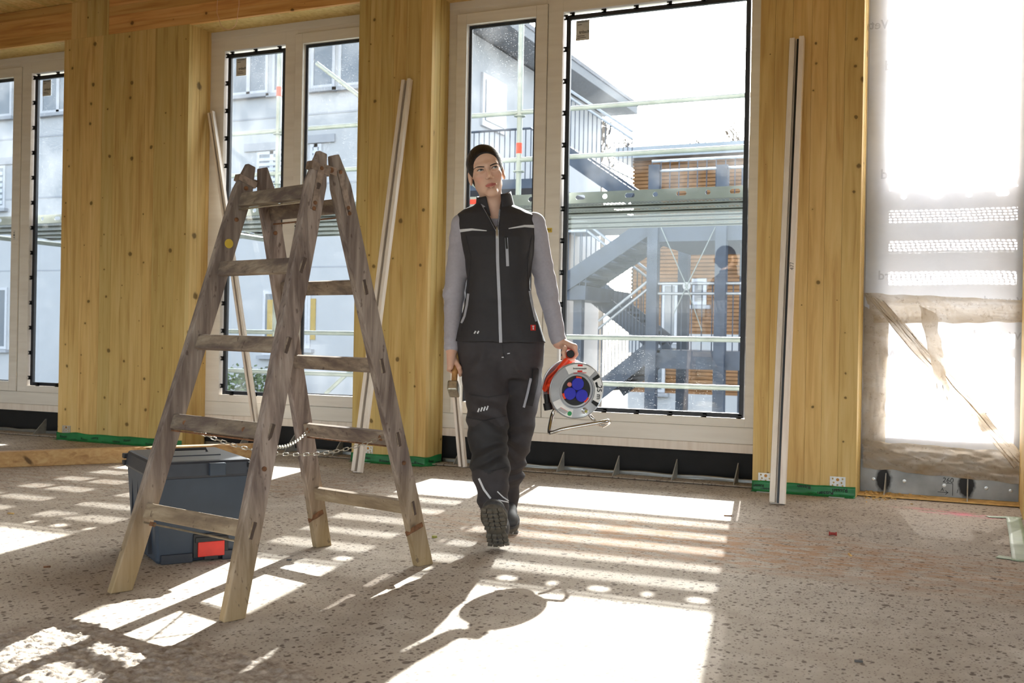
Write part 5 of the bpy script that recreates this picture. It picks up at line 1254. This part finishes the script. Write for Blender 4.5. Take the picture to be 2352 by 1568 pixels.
TR.post = folds(0.0095, [((0.35,0.2,1),62,0,knR-[0,0,-.06],(0.12,0.2,0.10),0.9), ((-0.3,0.2,1),75,1,s1+[0,0,.05],(0.12,0.2,0.13),1.0), ((0.5,0,1),70,2,lp(1130,1140,-0.2),(0.1,0.2,0.07),0.9), ((0.7,0,0.7),70,0,cr,(0.07,0.2,0.08),0.8), ((-0.8,0,0.6),60,0,lp(1100,815,-0.1),(0.1,0.2,0.06),0.7), ((0.4,0,1),70,1,knL-[0,0,.02],(0.1,0.2,0.12),1.0), ((-0.4,0,1),80,0,lp(1185,1100,0.1),(0.1,0.3,0.1),1.0), ((0.2,0,1),40,1,k1,(0.14,0.2,0.12),0.4), ((0.3,0,1),45,0,k2,(0.12,0.2,0.12),0.4)])
tr_o, _ = field_obj(TR, [-0.25,-0.36,0.05], [0.26,0.40,0.92], 0.0055, 'trousers', 'trouser', body_o)
# darker reinforced knee and shin panel on the front leg
tr_o.data.materials.append(M['trouser_patch'])
for pg in tr_o.data.polygons:
    w_ = np.array(pg.center)+np.array(wloc(tr_o)); v_ = w_-CAM; dd = v_@FW; px = IW/2+FPX*(v_@RT)/dd; py = IH/2-FPX*(v_@UP)/dd
    if 972+8*math.sin(px*0.1) < py < 1082+6*math.sin(px*0.13) and px < 1172 and (w_-PO)@FH < 0.0: pg.material_index = 1
# ---- boots
def boot(heel, fwd, upv, shin, name):
    fwd = np.asarray(fwd, float); fwd /= np.linalg.norm(fwd); upv = np.asarray(upv, float); upv -= fwd*(upv@fwd); upv /= np.linalg.norm(upv); sd = np.cross(fwd, upv)
    R = np.stack([sd, fwd, upv], 1); P = lambda a, f, u: heel+R@np.array([a, f, u])
    F = Field(); F.ell(P(0,0.045,0.058), (0.040,0.050,0.050), 0.0, R=R); F.ell(P(0,0.150,0.048), (0.047,0.095,0.036), 0.03, R=R); F.ell(P(0.0,0.225,0.046), (0.046,0.052,0.034), 0.02, R=R)
    F.seg(P(0,0.06,0.07), shin, 0.044, 0.048, 0.03)
    F.add(lambda p: -((p-heel)@upv)+0.022+0*p[:,0], 0.0, True) if False else None
    lo = np.minimum(np.minimum(P(0,-0.05,0), P(0,0.32,0)), shin)-0.09; hi = np.maximum(np.maximum(P(0,-0.05,0), P(0,0.32,0)), shin)+0.09
    o, _ = field_obj(F, lo, hi, 0.005, name, 'boot', body_o)
    n = 40; out = []
    for i in range(n):
        t = i/n*2*math.pi; f = 0.140-0.145*math.cos(t); s = f/0.285; w = 0.036+0.018*math.exp(-((s-0.72)/0.24)**2)-0.004*math.exp(-((s-0.40)/0.12)**2)
        e = min(1, math.sqrt(max(0.0, 1-(2*s-1)**6))); out.append((math.copysign(w*e, math.sin(t)) if abs(math.sin(t)) > 1e-6 else 0, f))
    poly = [W3(P(a, f, 0.014)) for a, f in out]; so_ = MB().prism(poly, D3(upv)*0.024).build('sole', 'sole', o)
    poly2 = [W3(P(a*1.02, f, 0.030)) for a, f in out]; MB().prism(poly2, D3(upv)*0.010).build('welt', 'boot', o)
    for i in range(9):
        f = 0.018+0.031*i
        if 3 <= i <= 3: continue
        for sg in (-1, 1):
            for wv_, a in ((0.010, 0.012), (0.010, 0.034)):
                MB().obox(W3(P(sg*a, f+(0.006 if a > 0.02 else 0), 0.0095)), D3(sd+fwd*0.25*sg), D3(fwd-sd*0.25*sg), D3(upv), wv_, 0.0105, 0.0055).build('tread_lug', 'sole', o, bevel=0.002)
    return o
hb = lp(1146,1260,-0.245); boot(hb, (-0.10,-0.72,0.66), (0,0.66,0.72), lp(1136,1172,-0.205), 'boot')
tb_ = lp(1182,1206,0.06); bh = lp(1160,1178,0.33); boot(np.array([bh[0], bh[1], 0.085]), (0.06,-0.92,-0.30), (0,-0.3,0.95), lp(1163,1150,0.29), 'boot')
# ---- trims laid on the clothes
dg = bpy.context.evaluated_depsgraph_get()
bvs = {}
def bvh(o):
    if o.name not in bvs: bvs[o.name] = (BVHTree.FromObject(o, dg), wloc(o))
    return bvs[o.name]
def hit(o, px, py):
    t, off = bvh(o); d = Vector(ray(px, py)).normalized(); r = t.ray_cast(Vector(CAM)-off, d, 20); return (r[0]+off, r[1]) if r[0] else (None, None)
def drape(o, pts, w, name, mat, parent, lift=0.0015, thick=0.0015):
    """strip of width w (pixels) along a pixel polyline, resting on o's surface"""
    P = []; 
    for (a, b) in zip(pts[:-1], pts[1:]):
        n = max(1, int(math.hypot(b[0]-a[0], b[1]-a[1])/3))
        for i in range(n): P.append((a[0]+(b[0]-a[0])*i/n, a[1]+(b[1]-a[1])*i/n))
    P.append(pts[-1]); vs = []; fs = []; k = 0
    ws = w if isinstance(w, (list, tuple)) else (w, w)
    for i, p in enumerate(P):
        q0 = P[max(0, i-1)]; q1 = P[min(len(P)-1, i+1)]; dx, dy = q1[0]-q0[0], q1[1]-q0[1]; L = math.hypot(dx, dy); nx, ny = -dy/L, dx/L; ww = ws[0]+(ws[1]-ws[0])*i/max(1, len(P)-1)
        row = []
        for s in (-0.5, 0.5):
            h, nn = hit(o, p[0]+nx*ww*s, p[1]+ny*ww*s)
            if h is None: row = None; break
            row.append((h+nn*lift))
            row.append((h-nn*0.001))
        if row is None: continue
        vs += row; k += 1
        if k > 1: b = (k-2)*4; fs += [(b,b+2,b+6,b+4), (b+1,b,b+4,b+5), (b+2,b+3,b+7,b+6)]
    if k > 1: return MB().add(vs, fs).build(name, mat, parent, smooth=False)
zipm = drape(vest_o, [(1142,528),(1143,600),(1147,690),(1150,786)], 7, 'zip', 'zip_grey', vest_o, 0.003)
for pts, w in (([(1101,458),(1120,490),(1141,530)], 5), ([(1150,456),(1145,490),(1142,530)], 5)): drape(vest_o, pts, w, 'zip_edge', 'zip_grey', vest_o, 0.004)
drape(vest_o, [(1141,520),(1142,548)], 5, 'zip_pull', 'steel_bracket', vest_o, 0.006)
drape(vest_o, [(1163,546),(1166,611)], 6.5, 'chest_zip', 'zip_grey', vest_o, 0.003); drape(vest_o, [(1162,543),(1164,572)], 4, 'zip_pull', 'ink', vest_o, 0.006)
drape(vest_o, [(1056,530),(1085,527),(1118,530)], (7,1.5), 'reflective_piping', 'reflective', vest_o, 0.002); drape(vest_o, [(1228,520),(1205,519),(1168,525)], (7,1.5), 'reflective_piping', 'reflective', vest_o, 0.002)
drape(vest_o, [(1118,530),(1168,525)], 1.2, 'yoke_seam', 'vest_seam', vest_o, 0.0015)
drape(vest_o, [(1076,674),(1073,700),(1067,728)], 4, 'pocket_zip', 'zip_grey', vest_o, 0.003); drape(vest_o, [(1067,728),(1061,742)], 3, 'zip_pull', 'zip_grey', vest_o, 0.005)
drape(vest_o, [(1216,668),(1222,700),(1228,728)], 4, 'pocket_zip', 'zip_grey', vest_o, 0.003); drape(vest_o, [(1228,728),(1231,738)], 3, 'zip_pull', 'zip_grey', vest_o, 0.005)
drape(vest_o, [(1224,746),(1224,759)], 11, 'logo_patch', 'logo_red', vest_o, 0.002)
drape(vest_o, [(1224,748),(1224,751)], 4, 'logo_mark', 'reflective', vest_o, 0.003); drape(vest_o, [(1224,752),(1224,757)], 2.4, 'logo_mark', 'reflective', vest_o, 0.003)
for x in (1084, 1091, 1098): drape(vest_o, [(x-1.5,766),(x+2,760)], 3, 'reflective_dash', 'reflective' if x > 1085 else 'vest_seam', vest_o, 0.002)
drape(vest_o, [(1050,772),(1100,776),(1146,777)], 1.2, 'hem_seam', 'vest_seam', vest_o, 0.0015); drape(vest_o, [(1153,777),(1200,775),(1248,770)], 1.2, 'hem_seam', 'vest_seam', vest_o, 0.0015)
for pts in ([(1070,540),(1082,590),(1076,660),(1060,760)], [(1222,540),(1212,600),(1214,660),(1236,750)]): drape(vest_o, pts, 1.2, 'side_seam', 'vest_seam', vest_o, 0.0015)
# trousers: knee patch, dashes, pocket, piping
drape(tr_o, [(1083,962),(1086,1000),(1092,1050),(1098,1080)], 14, 'knee_patch', 'trouser_patch', tr_o, 0.004) if False else None
for k in range(4): drape(tr_o, [(1098+k*6.5,946-k*1.5),(1101.5+k*6.5,937-k*1.5)], 3, 'reflective_dash', 'reflective', tr_o, 0.0025)
drape(tr_o, [(1100,1098),(1112,1124),(1127,1144)], 4, 'reflective_piping', 'reflective', tr_o, 0.002); drape(tr_o, [(1142,1128),(1156,1142),(1168,1150)], 2.5, 'reflective_piping', 'reflective', tr_o, 0.002)
drape(tr_o, [(1144,1148),(1168,1153)], 2.5, 'reflective_piping', 'reflective', tr_o, 0.002)
drape(tr_o, [(1219,868),(1212,900),(1203,935)], 5, 'pocket_zip', 'zip_grey', tr_o, 0.003)
drape(tr_o, [(1228,845),(1226,880),(1214,930)], 12, 'cargo_pocket', 'trouser_patch', tr_o, 0.010)
drape(tr_o, [(1154,788),(1156,810),(1160,822)], 1.5, 'fly_seam', 'trouser_patch', tr_o, 0.002); drape(tr_o, [(1165,812),(1171,811)], 2, 'stitch', 'reflective', tr_o, 0.002); drape(tr_o, [(1152,820),(1157,820)], 2, 'stitch', 'reflective', tr_o, 0.002)
for pts in ([(1072,958),(1110,966),(1162,955)], [(1090,1075),(1130,1082),(1168,1072)], [(1078,905),(1120,912),(1163,905)]): drape(tr_o, pts, 2, 'seam', 'trouser_patch', tr_o, 0.003)
# light inner collar and neck opening
drape(vest_o, [(1150,462),(1147,485),(1143,515)], 5, 'inner_collar', 'collar_light', vest_o, 0.002)
# ================================================================= HAMMER
HA = W3(HM0); HB = W3(HM1)
hm = empty('club_hammer', HB, 'short club hammer with steel head and wooden handle hanging in the hand', 'hammer')
b = MB(); b.tube([HA, HA.lerp(HB, 0.3), HA.lerp(HB, 0.7), HB+D3(gH)*0.01], [0.0125, 0.0140, 0.0125, 0.0115], 14); b.build('handle', 'handle_wood', hm)
fr = D3(orth(gH, (-0.08,-1,0.25))).normalized(); upv = -D3(gH).normalized(); sdv = fr.cross(upv).normalized()
hh = MB().obox(HB, sdv, fr, upv, 0.0225, 0.046, 0.0225).build('head', 'hammer_steel', hm, bevel=0.006)
MB().obox(HB+fr*0.0462, sdv, fr, upv, 0.0165, 0.0012, 0.0165).build('striking_face', 'hammer_face', hm, bevel=0.001)
# ================================================================= CABLE REEL
RC = lp(1324,897,-0.115); RN = np.array([0.30,-1.0,-0.12]); RN /= np.linalg.norm(RN)
RCw = W3(RC); RNw = D3(RN).normalized(); Rr = 0.122
rl = empty('cable_reel', RCw-Vector((0,0,0.2)), 'orange-handled metal cable reel with three blue sockets carried in the hand', 'cable reel')
ru = (Vector((0,0,1))-RNw*RNw.z).normalized(); rx = ru.cross(RNw).normalized()
def RP(x, y, n=0.0): return RCw+rx*x*Rr+ru*y*Rr+RNw*n
fd = MB(); fd.lathe(RCw, RNw, [(-0.004,Rr),(0.003,Rr),(0.005,Rr*0.985),(0.003,Rr*0.96),(0.001,Rr*0.62),(-0.010,Rr*0.565),(-0.012,Rr*0.55),(-0.014,0.01)], 64); front = fd.build('front_flange', 'reel_metal', rl, smooth=True)
front.data.set_sharp_from_angle(angle=math.radians(30))
bf = MB(); bf.lathe(RCw-RNw*0.10, RNw, [(-0.003,Rr),(0.003,Rr),(0.004,Rr*0.97),(0.0,Rr*0.5)], 64); bf.build('back_flange', 'reel_metal', rl)
dr = MB(); dr.lathe(RCw-RNw*0.097, RNw, [(0,Rr*0.5),(0.09,Rr*0.5)], 40); dr.build('drum', 'reel_metal', rl)
cb_ = MB(); 
for k in range(8): cb_.tube([RCw-RNw*(0.012+0.0105*k)+(rx*math.cos(a)+ru*math.sin(a))*Rr*0.80 for a in np.linspace(0, 2*math.pi, 40, endpoint=False)], 0.0056, 6, closed=True)
cb_.build('cable_winding', 'cable', rl)
sp_ = MB(); sp_.lathe(RCw-RNw*0.010, RNw, [(0,Rr*0.53),(0.006,Rr*0.53),(0.007,Rr*0.51)], 48); pan = sp_.build('socket_panel', 'box_black', rl)
for (x, y) in ((0.03,0.24), (-0.24,-0.10), (0.20,-0.17)):
    s = MB(); s.lathe(RP(x, y, -0.004), RNw, [(0,0.027),(0.008,0.027),(0.010,0.025),(0.010,0.008),(0.0098,0.001)], 32); so_ = s.build('socket_lid', 'socket_blue', pan)
    a = math.atan2(y, x); hq = RP(x, y, 0.001)+(rx*math.cos(a)+ru*math.sin(a))*0.028; MB().obox(hq, rx*math.cos(a)+ru*math.sin(a), rx*-math.sin(a)+ru*math.cos(a), RNw, 0.004, 0.012, 0.004).build('lid_hinge', 'orange', so_)
s = MB(); s.lathe(RP(-0.27,0.22,-0.004), RNw, [(0,0.010),(0.006,0.010),(0.008,0.007)], 20); s.build('reset_button', 'pink_button', pan)
def sector(a0, a1, r0, r1, name, mat, n=0.0045, seg_=18):
    b = MB(); vs = []; 
    for i in range(seg_+1):
        a = math.radians(a0+(a1-a0)*i/seg_)
        for r in (r0, r1): vs.append(RP(r*math.cos(a), r*math.sin(a), n))
    b.add(vs, [(2*i,2*i+1,2*i+3,2*i+2) for i in range(seg_)]); return b.build(name, mat, front, smooth=False, fix=False)
# printed labels on the flange
l1 = sector(48, 120, 0.66, 0.95, 'brand_label', 'paper'); l2 = sector(-28, 32, 0.68, 0.955, 'length_label', 'paper'); l3 = sector(205, 262, 0.66, 0.95, 'safety_label', 'paper')
sector(30, 38, 0.70, 0.955, 'label_edge', 'ink', 0.0052); sector(-36, -27, 0.70, 0.955, 'label_edge', 'ink', 0.0052); sector(10, 24, 0.72, 0.80, 'label_block', 'ink', 0.0052)
lettering('brennenstuhl', 0.0115, RP(0.06,0.79,0.0056), rx, ru, 'ink', front, True)
for y in (0.90, 0.69): MB().obox(RP(0.07, y, 0.0052), rx, ru, RNw, 0.011, 0.0042, 0.0003).build('red_bar', 'red_paint', front)
MB().obox(RP(-0.09,0.62,0.0050), rx, ru, RNw, 0.009, 0.0012, 0.0003).build('red_bar', 'red_paint', front); MB().obox(RP(0.24,0.64,0.0050), rx, ru, RNw, 0.009, 0.0012, 0.0003).build('red_bar', 'red_paint', front)
lettering('25 m', 0.030, RP(0.83,-0.05,0.0056), -ru, rx, 'ink', front, True)
for i in range(5): MB().obox(RP(-0.42+0.035*i*0-0.05*i*0.6,-0.66-0.035*i*0.5,0.0052), rx-ru*0.55, ru+rx*0.55, RNw, 0.020, 0.0008, 0.0003).build('print_line', 'red_paint' if i == 0 else 'ink_soft', front)
MB().lathe(RP(-0.22,-0.80,0.0048), RNw, [(0,0.010),(0.0006,0.010)], 18).build('green_mark', 'eco_green', front)
s = MB(); s.lathe(RP(0.33,-0.70,0.0), RNw, [(0,0.013),(0.004,0.013),(0.005,0.011),(0.022,0.010),(0.024,0.008)], 24); kb = s.build('crank_knob', 'tube_chrome', rl); s = MB(); s.lathe(RP(0.33,-0.70,0.024), RNw, [(0,0.006),(0.001,0.006)], 16); s.build('knob_centre', 'cap_yellow', kb)
# bent tube stand
pxs = [(1275,940,-0.10),(1268,955,-0.10),(1262,990,-0.15),(1270,993,-0.17),(1300,984,-0.19),(1385,969,-0.19),(1396,966,-0.17),(1399,970,-0.12),(1385,978,-0.04)]
def smooth_path(P, n=6):
    P = [np.asarray(p, float) for p in P]; out = []
    for i in range(len(P)-1):
        p0, p1, p2, p3 = P[max(0,i-1)], P[i], P[i+1], P[min(len(P)-1,i+2)]
        for k in range(n):
            t = k/n; out.append(0.5*((2*p1)+(-p0+p2)*t+(2*p0-5*p1+4*p2-p3)*t*t+(-p0+3*p1-3*p2+p3)*t**3))
    out.append(P[-1]); return out
b = MB(); b.tube([W3(p) for p in smooth_path([lp(*q) for q in pxs])], 0.0085, 12); b.build('stand_tube', 'tube_chrome', rl)
b = MB(); b.tube([W3(p) for p in smooth_path([lp(1352,950,-0.06), lp(1362,962,-0.07), lp(1372,972,-0.05), lp(1385,978,-0.04)])], 0.0080, 12); b.build('stand_tube', 'tube_chrome', rl)
# orange carrying handle
g0, g1 = GR0+gR*0.004, GR1
b = MB(); b.tube([W3(g0), W3(g1)], 0.0165, 18); b.build('grip', 'orange', rl)
b = MB(); b.lathe(W3(g0), D3(gR), [(-0.002,0.0168),(0.004,0.0168),(0.006,0.014)], 24); b.build('grip_cap', 'rubber', rl)
arm = smooth_path([lp(1306,826,-0.10), lp(1290,845,-0.10), lp(1272,864,-0.09), lp(1258,880,-0.08), lp(1252,895,-0.07)])
b = MB(); b.tube([W3(p) for p in arm], [0.019-0.006*i/len(arm) for i in range(len(arm))], 12); b.build('handle_arm', 'orange', rl)
b = MB(); b.tube([W3(p) for p in smooth_path([lp(1252,895,-0.07), lp(1262,884,-0.125), lp(1270,892,-0.13), lp(1262,897,-0.13)])], 0.010, 10); b.build('handle_clamp', 'orange', rl)
b = MB(); b.tube([W3(p) for p in smooth_path([lp(1250,892,-0.09), lp(1258,868,-0.11), lp(1278,850,-0.11), lp(1300,832,-0.09)])], 0.005, 8); b.build('cable_loop', 'cable', rl)
b = MB(); b.tube([W3(lp(1256,905,-0.10)), W3(lp(1257,925,-0.10))], 0.012, 14); b.tube([W3(lp(1257,925,-0.10)), W3(lp(1260,941,-0.10))], 0.0185, 16); b.build('plug', 'rubber', rl)
